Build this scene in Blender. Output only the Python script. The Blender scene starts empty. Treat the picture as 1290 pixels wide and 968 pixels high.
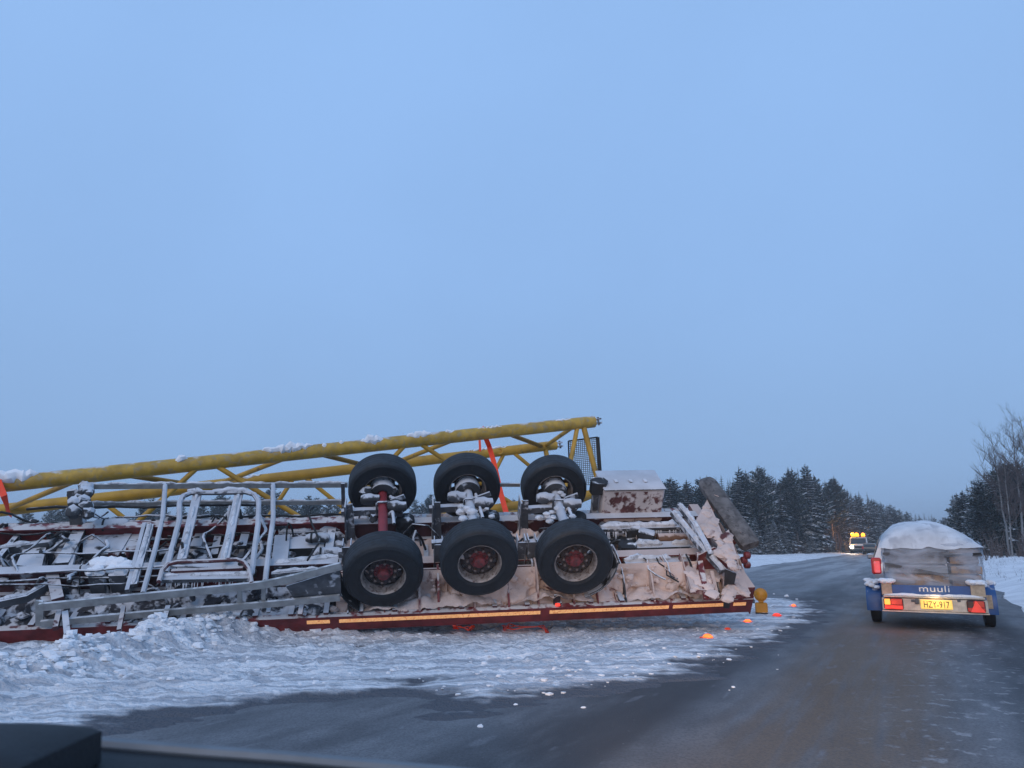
import bpy, math, random
import numpy as np
from mathutils import Vector, Matrix
SC = bpy.context.scene
COL = SC.collection
PI = math.pi
random.seed(7)

# ------------------------------------------------------------------ camera
FPX, CAMH = 931.0, 1.27
PITCH = math.atan(202.0 / 931.0)
CAM = Vector((0, 0, CAMH))
cam = bpy.data.cameras.new('camera')
co = bpy.data.objects.new('camera', cam); COL.objects.link(co)
co.location = CAM; co.rotation_euler = (PI / 2 + PITCH, 0, 0)
cam.sensor_width = 36.0; cam.lens = 36.0 * FPX / 1290.0
cam.clip_start = 0.05; cam.clip_end = 6000
cam.dof.use_dof = True; cam.dof.focus_distance = 12.0; cam.dof.aperture_fstop = 7.0
SC.camera = co

# ------------------------------------------------------------------ sky and light (overcast blue dusk)
SUN_EL, SUN_AZ = math.radians(32), math.radians(200)
w = bpy.data.worlds.new('World'); SC.world = w; w.use_nodes = True
nt = w.node_tree; nt.nodes.clear(); N = nt.nodes.new; L = nt.links.new
out = N('ShaderNodeOutputWorld'); bg = N('ShaderNodeBackground'); bg.inputs[1].default_value = 0.1
sky = N('ShaderNodeTexSky'); sky.sky_type = 'NISHITA'; sky.sun_disc = False
sky.sun_elevation = SUN_EL; sky.sun_rotation = SUN_AZ
tc = N('ShaderNodeTexCoord'); sep = N('ShaderNodeSeparateXYZ'); L(tc.outputs['Generated'], sep.inputs[0])
rmp = N('ShaderNodeValToRGB'); L(sep.outputs['Z'], rmp.inputs[0])
cr = rmp.color_ramp
SKYK = 10.0
def skc(c): return (c[0] , c[1] , c[2] , 1)
cr.elements[0].position = 0.0; cr.elements[0].color = skc((.292, .482, .805))
cr.elements[1].position = 1.0; cr.elements[1].color = skc((.29, .50, .88))
for p_, c_ in ((.17, (.290, .484, .815)), (.34, (.298, .505, .872)), (.58, (.305, .520, .905))):
    e = cr.elements.new(p_); e.color = skc(c_)
nz = N('ShaderNodeTexNoise'); nz.inputs['Scale'].default_value = 2.1; nz.inputs['Detail'].default_value = 3
L(tc.outputs['Generated'], nz.inputs['Vector'])
mr = N('ShaderNodeMapRange'); mr.inputs['From Min'].default_value = .3; mr.inputs['From Max'].default_value = .7
mr.inputs['To Min'].default_value = SKYK * .965; mr.inputs['To Max'].default_value = SKYK * 1.035
L(nz.outputs['Fac'], mr.inputs['Value'])
vm = N('ShaderNodeVectorMath'); vm.operation = 'SCALE'; L(rmp.outputs[0], vm.inputs[0]); L(mr.outputs[0], vm.inputs['Scale'])
mx = N('ShaderNodeMix'); mx.data_type = 'RGBA'; mx.inputs['Factor'].default_value = .97
L(sky.outputs[0], mx.inputs['A']); L(vm.outputs[0], mx.inputs['B'])
L(mx.outputs['Result'], bg.inputs[0]); L(bg.outputs[0], out.inputs[0])

sl = bpy.data.lights.new('sun', 'SUN'); sl.energy = 1.0; sl.angle = math.radians(40); sl.color = (1, .84, .72)
so = bpy.data.objects.new('sun', sl); COL.objects.link(so)
so.rotation_euler = (PI / 2 - SUN_EL, 0, PI - SUN_AZ + 0)
_d = Vector((math.sin(SUN_AZ) * math.cos(SUN_EL), math.cos(SUN_AZ) * math.cos(SUN_EL), math.sin(SUN_EL)))
so.rotation_euler = _d.to_track_quat('Z', 'Y').to_euler()

# headlights of the car the picture is taken from (lit: they warm the wreck's lower right and the trailer ahead)
for k, (hx, hy, aim, en) in enumerate(((.25, 1.75, (2.2, 11.2, .85), 520), (1.45, 1.1, (5.0, 12.0, .75), 330))):
    hl = bpy.data.lights.new('headlight', 'SPOT'); hl.energy = en; hl.color = (1, .66, .40)
    hl.spot_size = math.radians(46); hl.spot_blend = .9; hl.shadow_soft_size = .08
    ho = bpy.data.objects.new('headlight_beam', hl); COL.objects.link(ho); ho.location = (hx, hy, .68)
    ho.rotation_euler = (Vector(aim) - ho.location).to_track_quat('-Z', 'Y').to_euler()

vs = SC.view_settings
vs.view_transform = 'Standard'; vs.look = 'None'; vs.exposure = 0; vs.gamma = 1; vs.use_curve_mapping = False

# ------------------------------------------------------------------ helpers
def ray(px, py):
    x, y = (px - 645) / FPX, (484 - py) / FPX
    c, s = math.cos(PITCH), math.sin(PITCH)
    return Vector((x, c - y * s, s + y * c))
def ground(px, py, z=0.0):
    d = ray(px, py); t = (z - CAMH) / d.z
    return CAM + d * t
def at(px, py, Y):
    d = ray(px, py); return CAM + d * (Y / d.y)
def hit(Mi, px, py, ax, val):          # a pixel's ray meets the plane  axis = val  of a thing's own frame
    o = Mi @ CAM; d = Mi.to_3x3() @ ray(px, py)
    return o + d * ((val - o[ax]) / d[ax])

_rng = np.random.RandomState(3)
_T = _rng.rand(256, 256)
def vnoise(x, y):
    x = np.asarray(x, float); y = np.asarray(y, float)
    xi = np.floor(x).astype(int); yi = np.floor(y).astype(int); fx = x - xi; fy = y - yi
    fx = fx * fx * (3 - 2 * fx); fy = fy * fy * (3 - 2 * fy)
    a = _T[xi % 256, yi % 256]; b = _T[(xi + 1) % 256, yi % 256]; c = _T[xi % 256, (yi + 1) % 256]; d = _T[(xi + 1) % 256, (yi + 1) % 256]
    return (a * (1 - fx) + b * fx) * (1 - fy) + (c * (1 - fx) + d * fx) * fy
def fbm(x, y, o=4):
    s = 0; a = .5; n = 0
    for k in range(o):
        s = s + a * vnoise(x + 17.3 * k, y + 9.1 * k); n += a; a *= .5; x = x * 2.03; y = y * 2.03
    return s / n

class MB:
    def __init__(s): s.v = []; s.f = []; s.m = []
    def add(s, vs, fs, mi=0):
        b = len(s.v); s.v += [tuple(p) for p in vs]; s.f += [tuple(b + i for i in f) for f in fs]; s.m += [mi] * len(fs); return s
    def hexa(s, c, mi=0):
        return s.add(c, [(0, 3, 2, 1), (4, 5, 6, 7), (0, 1, 5, 4), (1, 2, 6, 5), (2, 3, 7, 6), (3, 0, 4, 7)], mi)
    def box(s, x0, x1, y0, y1, z0, z1, mi=0):
        return s.hexa([(x0, y0, z0), (x1, y0, z0), (x1, y1, z0), (x0, y1, z0), (x0, y0, z1), (x1, y0, z1), (x1, y1, z1), (x0, y1, z1)], mi)
    def bbox(s, x0, x1, y0, y1, z0, z1, b, mi=0):      # box with chamfered vertical and top edges
        P = [(x0 + b, y0), (x1 - b, y0), (x1, y0 + b), (x1, y1 - b), (x1 - b, y1), (x0 + b, y1), (x0, y1 - b), (x0, y0 + b)]
        cx, cy = (x0 + x1) / 2, (y0 + y1) / 2
        kx = 1 - 2 * b / max(x1 - x0, 1e-6); ky = 1 - 2 * b / max(y1 - y0, 1e-6)
        Q = [(cx + (x - cx) * kx, cy + (y - cy) * ky) for x, y in P]
        rings = [[(x, y, z0) for x, y in Q], [(x, y, z0 + b) for x, y in P], [(x, y, z1 - b) for x, y in P], [(x, y, z1) for x, y in Q]]
        return s.loft(rings, True, mi)
    def loft(s, rings, caps=True, mi=0, closed=True):
        n = len(rings[0]); vs = [p for r in rings for p in r]; fs = []
        for k in range(len(rings) - 1):
            for i in range(n if closed else n - 1):
                j = (i + 1) % n; fs.append((k * n + i, k * n + j, (k + 1) * n + j, (k + 1) * n + i))
        if caps: fs.append(tuple(range(n))[::-1]); fs.append(tuple((len(rings) - 1) * n + i for i in range(n)))
        return s.add(vs, fs, mi)
    def bar(s, pts, a, b, up=(0, 0, 1), mi=0):           # rectangular section a (sideways) x b (along up)
        pts = [Vector(p) for p in pts]; up = Vector(up); R = []
        for i, p in enumerate(pts):
            t = (pts[min(i + 1, len(pts) - 1)] - pts[max(i - 1, 0)]).normalized()
            sd = t.cross(up); sd = sd.normalized() if sd.length > 1e-4 else t.orthogonal().normalized()
            u2 = sd.cross(t).normalized()
            R.append([p + sd * (a / 2 * i_) + u2 * (b / 2 * j_) for i_, j_ in ((-1, -1), (1, -1), (1, 1), (-1, 1))])
        return s.loft(R, True, mi)
    def tube(s, pts, r, n=8, mi=0, jit=0, rnd=random):
        pts = [Vector(p) for p in pts]; R = []; side = None
        rs = r if isinstance(r, (list, tuple)) else [r] * len(pts)
        for i, p in enumerate(pts):
            t = (pts[min(i + 1, len(pts) - 1)] - pts[max(i - 1, 0)])
            t = t.normalized() if t.length > 1e-9 else Vector((0, 0, 1))
            if side is None: side = t.orthogonal().normalized()
            side = (side - t * side.dot(t)); side = side.normalized() if side.length > 1e-6 else t.orthogonal().normalized()
            b = t.cross(side); ring = []
            for k in range(n):
                a = 2 * PI * k / n; rr = rs[i] * (1 + (jit * (rnd.random() - .5) if jit else 0))
                ring.append(p + side * (math.cos(a) * rr) + b * (math.sin(a) * rr))
            R.append(ring)
        return s.loft(R, True, mi)
    def lathe(s, prof, n=40, axis=1, c=(0, 0, 0), caps=False, mi=0):   # prof: (radius, height along axis)
        R = []
        for r, h in prof:
            ring = []
            for k in range(n):
                a = 2 * PI * k / n; q = [0, 0, 0]; o = [i for i in range(3) if i != axis]
                q[axis] = h; q[o[0]] = math.cos(a) * r; q[o[1]] = math.sin(a) * r
                ring.append((q[0] + c[0], q[1] + c[1], q[2] + c[2]))
            R.append(ring)
        return s.loft(R, caps, mi)
    def prism(s, pts, dvec, mi=0):
        d = Vector(dvec); return s.loft([[Vector(p) for p in pts], [Vector(p) + d for p in pts]], True, mi)
    def lump(s, c, r, rnd=random, sq=(1, 1, 1), mi=0, n=6, m=4, j=.35):
        R = []
        for a in range(1, m):
            th = PI * a / m
            R.append([(c[0] + sq[0] * r * math.sin(th) * math.cos(2 * PI * k / n) * (1 + j * (rnd.random() - .5)),
                       c[1] + sq[1] * r * math.sin(th) * math.sin(2 * PI * k / n) * (1 + j * (rnd.random() - .5)),
                       c[2] + sq[2] * r * math.cos(th) * (1 + j * (rnd.random() - .5))) for k in range(n)])
        return s.loft(R, True, mi)
    def mesh(s, name, mats, smooth=True, ang=38):
        me = bpy.data.meshes.new(name); me.from_pydata(s.v, [], s.f)
        for mt in (mats if isinstance(mats, (list, tuple)) else [mats]): me.materials.append(mt)
        if any(s.m): me.polygons.foreach_set('material_index', s.m)
        if smooth:
            me.polygons.foreach_set('use_smooth', [True] * len(me.polygons))
            try: me.set_sharp_from_angle(angle=math.radians(ang))
            except Exception: pass
        me.update(); return me
    def obj(s, name, mats, parent=None, smooth=True, ang=38, fixn=True):
        me = s.mesh(name, mats, smooth, ang)
        if fixn:
            import bmesh
            bm = bmesh.new(); bm.from_mesh(me); bmesh.ops.recalc_face_normals(bm, faces=bm.faces); bm.to_mesh(me); bm.free()
        return link(name, me, parent)

def link(name, me, parent=None, loc=None):
    o = bpy.data.objects.new(name, me); COL.objects.link(o)
    if parent: o.parent = parent
    if loc is not None: o.location = loc
    return o
def tag(o, label, cat, group=None):
    o['label'] = label; o['category'] = cat
    if group: o['group'] = group
    return o
def thing(name, label, cat, loc=(0, 0, 0), rz=0, group=None, mat=None):
    o = bpy.data.objects.new(name, None); COL.objects.link(o)
    if mat is not None: o.matrix_world = mat
    else: o.location = loc; o.rotation_euler = (0, 0, rz)
    return tag(o, label, cat, group)
def empty(name, parent, loc=(0, 0, 0), rot=None):
    o = bpy.data.objects.new(name, None); COL.objects.link(o); o.parent = parent; o.location = loc
    if rot: o.rotation_euler = rot
    return o
def copy_tree(o, parent=None):
    c = o.copy(); COL.objects.link(c)
    if parent: c.parent = parent
    for ch in list(o.children): copy_tree(ch, c)
    return c
def frame(loc, rz): return Matrix.Translation(loc) @ Matrix.Rotation(rz, 4, 'Z')

# ------------------------------------------------------------------ materials
def mat(name, col, rough=.6, metal=0.0, var=.25, scale=6.0, snow=None, snowcol=(.80, .81, .83), bump=.0, bscale=60, emit=None, spec=.5, col2=None, c2=(.5, .62), coat=0, sscale=7.0):
    """base colour with a little wear; optionally a second colour in patches; snow = how much settled snow clings (0..1)"""
    m = bpy.data.materials.new(name); m.use_nodes = True; t = m.node_tree; t.nodes.clear()
    n = t.nodes.new; l = t.links.new
    o = n('ShaderNodeOutputMaterial'); b = n('ShaderNodeBsdfPrincipled'); l(b.outputs[0], o.inputs[0])
    tcn = n('ShaderNodeTexCoord')
    def noise(sc, det=5, dist=0):
        q = n('ShaderNodeTexNoise'); q.inputs['Scale'].default_value = sc; q.inputs['Detail'].default_value = det; q.inputs['Distortion'].default_value = dist
        l(tcn.outputs['Object'], q.inputs['Vector']); return q.outputs['Fac']
    def ramp(src, a, bb):
        q = n('ShaderNodeMapRange'); q.interpolation_type = 'SMOOTHSTEP'; q.inputs['From Min'].default_value = a; q.inputs['From Max'].default_value = bb
        l(src, q.inputs['Value']); return q.outputs[0]
    def mix(f, A, B):
        q = n('ShaderNodeMix'); q.data_type = 'RGBA'
        for s_, v_ in (('Factor', f), ('A', A), ('B', B)):
            if isinstance(v_, (tuple, list)): q.inputs[s_].default_value = (*v_[:3], 1)
            elif isinstance(v_, (int, float)): q.inputs[s_].default_value = v_
            else: l(v_, q.inputs[s_])
        return q.outputs['Result']
    def math_(op, a, bb):
        q = n('ShaderNodeMath'); q.operation = op
        for i_, v_ in enumerate((a, bb)):
            if isinstance(v_, (int, float)): q.inputs[i_].default_value = v_
            else: l(v_, q.inputs[i_])
        return q.outputs[0]
    c = mix(ramp(noise(scale), .25, .75), tuple(x * (1 - var) for x in col), tuple(min(1, x * (1 + var)) for x in col))
    if col2 is not None: c = mix(ramp(noise(scale * 1.7, 6, .4), *c2), c, col2)
    r_ = rough
    if snow is not None:
        g = n('ShaderNodeNewGeometry'); sp = n('ShaderNodeSeparateXYZ'); l(g.outputs['Normal'], sp.inputs[0])
        f = math_('ADD', math_('MULTIPLY', sp.outputs['Z'], .38), math_('MULTIPLY', noise(sscale, 6, .3), 1.3))
        th = 1.15 - snow * .9
        f = ramp(f, th - .09, th + .09)
        c = mix(f, c, mix(ramp(noise(3.1, 4), .35, .7), tuple(x * .84 for x in snowcol), snowcol)); r_ = mix(f, (rough,) * 3, (.8,) * 3)
    if isinstance(c, tuple): b.inputs['Base Color'].default_value = (*c, 1)
    else: l(c, b.inputs['Base Color'])
    if isinstance(r_, (int, float)): b.inputs['Roughness'].default_value = r_
    else: l(r_, b.inputs['Roughness'])
    b.inputs['Metallic'].default_value = metal; b.inputs['Specular IOR Level'].default_value = spec
    b.inputs['Coat Weight'].default_value = coat
    if bump:
        bp = n('ShaderNodeBump'); bp.inputs['Strength'].default_value = bump; bp.inputs['Distance'].default_value = .02
        l(noise(bscale, 4), bp.inputs['Height']); l(bp.outputs[0], b.inputs['Normal'])
    if emit:
        b.inputs['Emission Color'].default_value = (*emit[0], 1); b.inputs['Emission Strength'].default_value = emit[1]
    return m
TAN = (.58, .46, .41)
SNOWC = (.80, .81, .83)
DIRTY = (.62, .58, .56)
M = {}
M['snow'] = mat('snow', SNOWC, .75, var=.06, scale=3, bump=.35, bscale=40, spec=.3)
M['crust'] = mat('caked_snow', (.54, .55, .58), .8, var=.22, scale=4, col2=(.045, .045, .052), c2=(.42, .54), bump=.5, bscale=35, spec=.25)
M['crust_tan'] = mat('sandy_caked_snow', (.60, .475, .42), .85, var=.18, scale=2.0, col2=(.11, .04, .04), c2=(.60, .69), bump=.6, bscale=30, spec=.2)
M['red'] = mat('dark_red_paint', (.085, .022, .024), .5, var=.4, snow=.42, snowcol=(.58, .55, .55))
M['redrail'] = mat('dark_red_rail', (.15, .021, .022), .5, var=.4, snow=.26, snowcol=DIRTY)
M['redtan'] = mat('dark_red_paint_sandy', (.13, .022, .02), .55, var=.35, snow=.62, snowcol=TAN, sscale=3.2)
M['redwhite'] = mat('dark_red_paint_snowed', (.075, .022, .024), .55, var=.4, snow=.58, snowcol=(.56, .57, .60), sscale=5)
M['steel'] = mat('grimy_steel', (.07, .075, .085), .55, .2, var=.4, snow=.50, snowcol=(.70, .72, .76))
M['steelwhite'] = mat('iced_steel', (.085, .09, .10), .5, .2, var=.4, snow=.60, snowcol=(.58, .595, .63), sscale=9)
M['railsnow'] = mat('grey_settled_snow', (.60, .61, .635), .8, var=.25, scale=8, col2=(.30, .305, .32), c2=(.55, .7), bump=.5, bscale=40)
M['galv'] = mat('galvanised_rail', (.33, .335, .33), .45, .35, var=.2, scale=9, snow=.22, snowcol=(.66, .68, .70))
M['black'] = mat('black_rubber', (.017, .018, .02), .75, var=.3, snow=.08)
M['blackice'] = mat('black_grime_ice', (.03, .031, .034), .6, var=.4, snow=.42, snowcol=(.62, .64, .68))
M['tyre'] = mat('tyre_rubber', (.008, .010, .013), .6, var=.3, scale=9, bump=.1, bscale=90, col2=(.018, .018, .019), c2=(.5, .8))
M['rim'] = mat('sandy_steel_rim', (.30, .26, .235), .55, .25, var=.35, scale=14, col2=(.12, .075, .06), c2=(.5, .68))
M['disc'] = mat('grimy_wheel_disc', (.05, .038, .036), .6, .1, var=.4, scale=18, snow=.30, snowcol=TAN)
M['hubred'] = mat('red_hub', (.17, .028, .030), .6, var=.4, scale=16, col2=(.06, .03, .03), c2=(.45, .65))
M['nut'] = mat('rusty_nut', (.22, .17, .15), .5, .5)
M['axlered'] = mat('red_axle', (.24, .03, .035), .5, var=.2)
M['boxred'] = mat('frosted_red_box', (.10, .03, .028), .6, var=.3, snow=.83, snowcol=(.60, .54, .52), sscale=9)
M['rust'] = mat('rusty_tube', (.16, .085, .05), .7, var=.4, snow=.35, snowcol=TAN)
M['plank'] = mat('grey_bumper', (.115, .108, .105), .7, var=.45, scale=7, col2=(.05, .045, .045), c2=(.48, .66), bump=.4, bscale=30)
M['tape'] = mat('orange_reflective_tape', (.80, .45, .20), .4, var=.3, scale=25, col2=(.30, .10, .06), c2=(.54, .66), emit=((1, .42, .14), .42))  # emission stands in for headlight thrown back by the tape
M['yellow'] = mat('yellow_boom_paint', (.47, .255, .022), .5, var=.22, scale=3, col2=(.17, .11, .045), c2=(.62, .72))
M['yellowgrime'] = mat('pale_yellow_chord', (.46, .275, .035), .5, var=.25, col2=(.34, .25, .12), c2=(.5, .7), snow=.10, snowcol=(.60, .60, .60), sscale=3.5)
M['grate'] = mat('grey_mesh', (.09, .095, .105), .55, .4)
M['strap'] = mat('orange_strap', (.85, .06, .012), .6, var=.15, emit=((1, .06, .01), .02))
M['amber'] = mat('amber_lens', (.56, .24, .010), .35, var=.12, scale=20)
M['amberbox'] = mat('amber_housing', (.50, .22, .012), .5, var=.12)
M['ember'] = mat('glowing_orange_lens', (.8, .2, .03), .4, var=.2, emit=((1, .11, .018), 2.6))
M['emberred'] = mat('glowing_red_lens', (.8, .06, .03), .4, var=.2, emit=((1, .05, .03), .9))
M['emberdim'] = mat('dim_red_lens', (.55, .06, .03), .4, var=.2, emit=((1, .08, .03), .35))

# ------------------------------------------------------------------ cold blue air
hz = bpy.data.materials.new('haze'); hz.use_nodes = True; t_ = hz.node_tree; t_.nodes.clear()
ho_ = t_.nodes.new('ShaderNodeOutputMaterial'); pv = t_.nodes.new('ShaderNodeVolumePrincipled'); pv.inputs['Color'].default_value = (.80, .84, .88, 1); pv.inputs['Density'].default_value = .0014
t_.links.new(pv.outputs[0], ho_.inputs['Volume'])
HZ = MB().box(-1850, 1850, -75, 2700, -4, 26).obj('haze', hz, smooth=False); HZ['kind'] = 'stuff'

# ------------------------------------------------------------------ ground
RH = math.radians(28.5)                                   # heading of the road
RD = Vector((math.sin(RH), math.cos(RH), 0)); RN = Vector((math.cos(RH), -math.sin(RH), 0))
R0 = Vector((14.6, 45, 0))                                # a point on the road's left edge
ROADW = 10.3
def road_pt(t, s, z=0): return R0 + RD * t + RN * s + Vector((0, 0, z))

def shader_ground(name, kind):
    m = bpy.data.materials.new(name); m.use_nodes = True; t = m.node_tree; t.nodes.clear(); n = t.nodes.new; l = t.links.new
    o = n('ShaderNodeOutputMaterial'); b = n('ShaderNodeBsdfPrincipled'); l(b.outputs[0], o.inputs[0])
    g = n('ShaderNodeNewGeometry')
    def mp(rot, sc):
        q = n('ShaderNodeMapping'); q.inputs['Rotation'].default_value = (0, 0, rot); q.inputs['Scale'].default_value = sc
        # rotate first, then scale along the rotated axes
        r1 = n('ShaderNodeVectorRotate'); r1.rotation_type = 'Z_AXIS'; r1.inputs['Angle'].default_value = rot
        l(g.outputs['Position'], r1.inputs['Vector']); q.inputs['Rotation'].default_value = (0, 0, 0); l(r1.outputs[0], q.inputs['Vector']); return q.outputs[0]
    def noise(vec, sc, det=5, dist=0):
        q = n('ShaderNodeTexNoise'); q.inputs['Scale'].default_value = sc; q.inputs['Detail'].default_value = det; q.inputs['Distortion'].default_value = dist; l(vec, q.inputs['Vector']); return q.outputs['Fac']
    def ramp(src, a, bb, c0=0, c1=1):
        q = n('ShaderNodeMapRange'); q.interpolation_type = 'SMOOTHSTEP'
        for k_, v_ in (('From Min', a), ('From Max', bb), ('To Min', c0), ('To Max', c1)): q.inputs[k_].default_value = v_
        l(src, q.inputs['Value']); return q.outputs[0]
    def mix(f, A, B):
        q = n('ShaderNodeMix'); q.data_type = 'RGBA'
        for s_, v_ in (('Factor', f), ('A', A), ('B', B)):
            if isinstance(v_, (tuple, list)): q.inputs[s_].default_value = (*v_[:3], 1)
            elif isinstance(v_, (int, float)): q.inputs[s_].default_value = v_
            else: l(v_, q.inputs[s_])
        return q.outputs['Result']
    def mul(a, bb, op='MULTIPLY'):
        q = n('ShaderNodeMath'); q.operation = op
        for i_, v_ in enumerate((a, bb)):
            if isinstance(v_, (int, float)): q.inputs[i_].default_value = v_
            else: l(v_, q.inputs[i_])
        return q.outputs[0]
    P = mp(0, (1, 1, 1))
    if kind == 'road':
        along = mp(RH, (1, .07, 1)); along2 = mp(RH, (1, .25, 1))
        dt = n('ShaderNodeVectorMath'); dt.operation = 'DOT_PRODUCT'; l(g.outputs['Position'], dt.inputs[0]); dt.inputs[1].default_value = RN
        acr = mul(dt.outputs['Value'], R0.dot(RN), 'SUBTRACT')
        acr = mul(acr, mul(mul(noise(along, .35, 3), .5, 'SUBTRACT'), 1.4), 'ADD')              # the wheel tracks wander
        def band(c0_, w0_):
            d_ = mul(mul(acr, c0_, 'SUBTRACT'), 1.0 / w0_); q = n('ShaderNodeMath'); q.operation = 'ABSOLUTE'; l(d_, q.inputs[0]); return ramp(q.outputs[0], .2, 1.0, 1, 0)
        c = mix(ramp(noise(P, 1.6, 6), .3, .7), (.135, .142, .155), (.185, .192, .205))
        c = mix(mul(ramp(noise(along2, 4.5, 7, .2), .42, .68), .8), c, (.095, .100, .110))
        for c0_, w0_ in ((7.95, .95),):
            c = mix(mul(mul(band(c0_, w0_), ramp(noise(along, 5.0, 6, .2), .20, .55)), .95), c, (.165, .112, .072))   # sand
        for c0_, w0_ in ((6.55, .8), (9.35, .55)):
            c = mix(mul(band(c0_, w0_), mul(ramp(noise(along2, 2.2, 6), .2, .5), .9)), c, (.036, .039, .046))     # swept wet tracks
        c = mix(mul(ramp(noise(along2, 6.5, 8, .3), .62, .72), .40), c, (.24, .25, .275))    # thin packed frost
        c = mix(mul(mul(band(8.8, .9), ramp(noise(P, 8, 6), .57, .66)), .8), c, (.33, .33, .34))  # crumbs of snow
        sp = n('ShaderNodeSeparateXYZ'); l(g.outputs['Position'], sp.inputs[0])
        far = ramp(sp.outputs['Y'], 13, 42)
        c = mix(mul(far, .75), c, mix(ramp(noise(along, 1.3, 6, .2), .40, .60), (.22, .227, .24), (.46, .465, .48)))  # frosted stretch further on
        c = mix(ramp(noise(P, 55, 3), .35, .75, 0, .55), c, (.045, .047, .052))
        c = mix(ramp(noise(P, 34, 4), .68, .76, 0, .4), c, (.26, .265, .28))
        l(c, b.inputs['Base Color']); l(ramp(noise(along2, 1.3, 5), .3, .7, .58, .85), b.inputs['Roughness']); b.inputs['Specular IOR Level'].default_value = .35
        bp = n('ShaderNodeBump'); bp.inputs['Strength'].default_value = .45; bp.inputs['Distance'].default_value = .012
        l(noise(P, 70, 4), bp.inputs['Height']); l(bp.outputs[0], b.inputs['Normal'])
    else:
        st = mp(math.radians(-9), (.16, 2.4, 1))
        c = mix(ramp(noise(P, 1.4, 6), .35, .68), (.70, .71, .73), (.86, .87, .885))
        if kind == 'scuff':
            at_ = n('ShaderNodeAttribute'); at_.attribute_name = 'thin'
            s1 = mul(noise(st, 1.5, 7, .25), noise(P, 4.2, 5), 'ADD')
            f = mul(mul(s1, .62), mul(at_.outputs['Fac'], 1.0), 'ADD')
            c = mix(ramp(noise(st, 2.6, 8, .2), .42, .60, 0, .85), c, (.40, .415, .45))
            c = mix(ramp(noise(st, 7.0, 6, .1), .52, .64, 0, .6), c, (.30, .31, .34))
            c = mix(ramp(noise(P, 9, 5), .56, .70, 0, .8), c, (.86, .865, .88))
            c = mix(ramp(f, .86, 1.22), c, (.10, .105, .12))
        l(c, b.inputs['Base Color']); b.inputs['Roughness'].default_value = .8; b.inputs['Specular IOR Level'].default_value = .25
        bp = n('ShaderNodeBump'); bp.inputs['Strength'].default_value = .85; bp.inputs['Distance'].default_value = .05
        l(mul(noise(P, 26, 9), noise(st, 5, 7) if kind == 'scuff' else noise(P, 5, 6), 'ADD'), bp.inputs['Height']); l(bp.outputs[0], b.inputs['Normal'])
    return m
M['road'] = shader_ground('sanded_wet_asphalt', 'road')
M['field'] = shader_ground('snow_field', 'field')
M['scuff'] = shader_ground('scuffed_snow', 'scuff')

def struct(o): o['kind'] = 'structure'; return o
def grid_obj(name, X, Y, Z, m, attr=None, keep=None):
    ny, nx = X.shape
    v = np.stack([X.ravel(), Y.ravel(), Z.ravel()], 1)
    i = np.arange(ny * nx).reshape(ny, nx)
    f = np.stack([i[:-1, :-1].ravel(), i[:-1, 1:].ravel(), i[1:, 1:].ravel(), i[1:, :-1].ravel()], 1)
    if keep is not None: f = f[keep[f].any(1)]
    me = bpy.data.meshes.new(name); me.vertices.add(len(v)); me.vertices.foreach_set('co', v.ravel())
    me.loops.add(f.size); me.loops.foreach_set('vertex_index', f.ravel().astype(np.int32))
    me.polygons.add(len(f)); me.polygons.foreach_set('loop_start', np.arange(0, f.size, 4, dtype=np.int32))
    me.update(calc_edges=True); me.validate()
    me.polygons.foreach_set('use_smooth', [True] * len(me.polygons)); me.materials.append(m)
    if attr is not None:
        a = me.attributes.new('thin', 'FLOAT', 'POINT'); a.data.foreach_set('value', attr.ravel().astype(np.float32))
    return link(name, me)

def bend(t): return -.0030 * np.clip(np.asarray(t, float) - 62, 0, None) ** 2
def road_s(x, y):                                                     # metres right of the road's left edge
    t = (x - R0.x) * RD.x + (y - R0.y) * RD.y
    return (x - R0.x) * RN.x + (y - R0.y) * RN.y - bend(np.clip(t, None, 200))
def ground_z(x, y):
    """verge relief: flush at the road, low bank either side, gentle undulation beyond"""
    x = np.asarray(x, float); y = np.asarray(y, float); s = road_s(x, y)
    left = np.clip(-s, 0, None); right = np.clip(s - ROADW, 0, None)
    z = -.03 + .22 * np.clip(left / 1.6, 0, 1) * (y > 24) + .45 * np.clip(right / 2.2, 0, 1)
    rough = np.clip((left + right) / 1.0, 0, 1)
    z = z + rough * (fbm(x * .5, y * .5, 5) - .5) * .30 + np.clip((left + right) / 40, 0, 1) * (fbm(x * .03, y * .03) - .5) * 1.2
    far = np.clip((np.hypot(x, y) - 160) / 500, 0, 1)
    return z + far * 1.0
# one sheet to the horizon, fine near the camera
def axis_pts(a, b, fine0, fine1, st, big):
    p = [np.arange(fine0, fine1 + 1e-6, st)]
    lo = []; d = st; q = fine0
    while q > a: d = min(d * 1.25, big); q -= d; lo.append(q)
    hi = []; d = st; q = fine1
    while q < b: d = min(d * 1.25, big); q += d; hi.append(q)
    return np.concatenate([np.array(lo[::-1]), p[0], np.array(hi)])
gx, gy = np.meshgrid(axis_pts(-1800, 1800, -20, 40, .3, 120), axis_pts(-60, 2600, 5, 75, .3, 120))
struct(grid_obj('snowy_ground', gx, gy, ground_z(gx, gy), M['field']))
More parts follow.
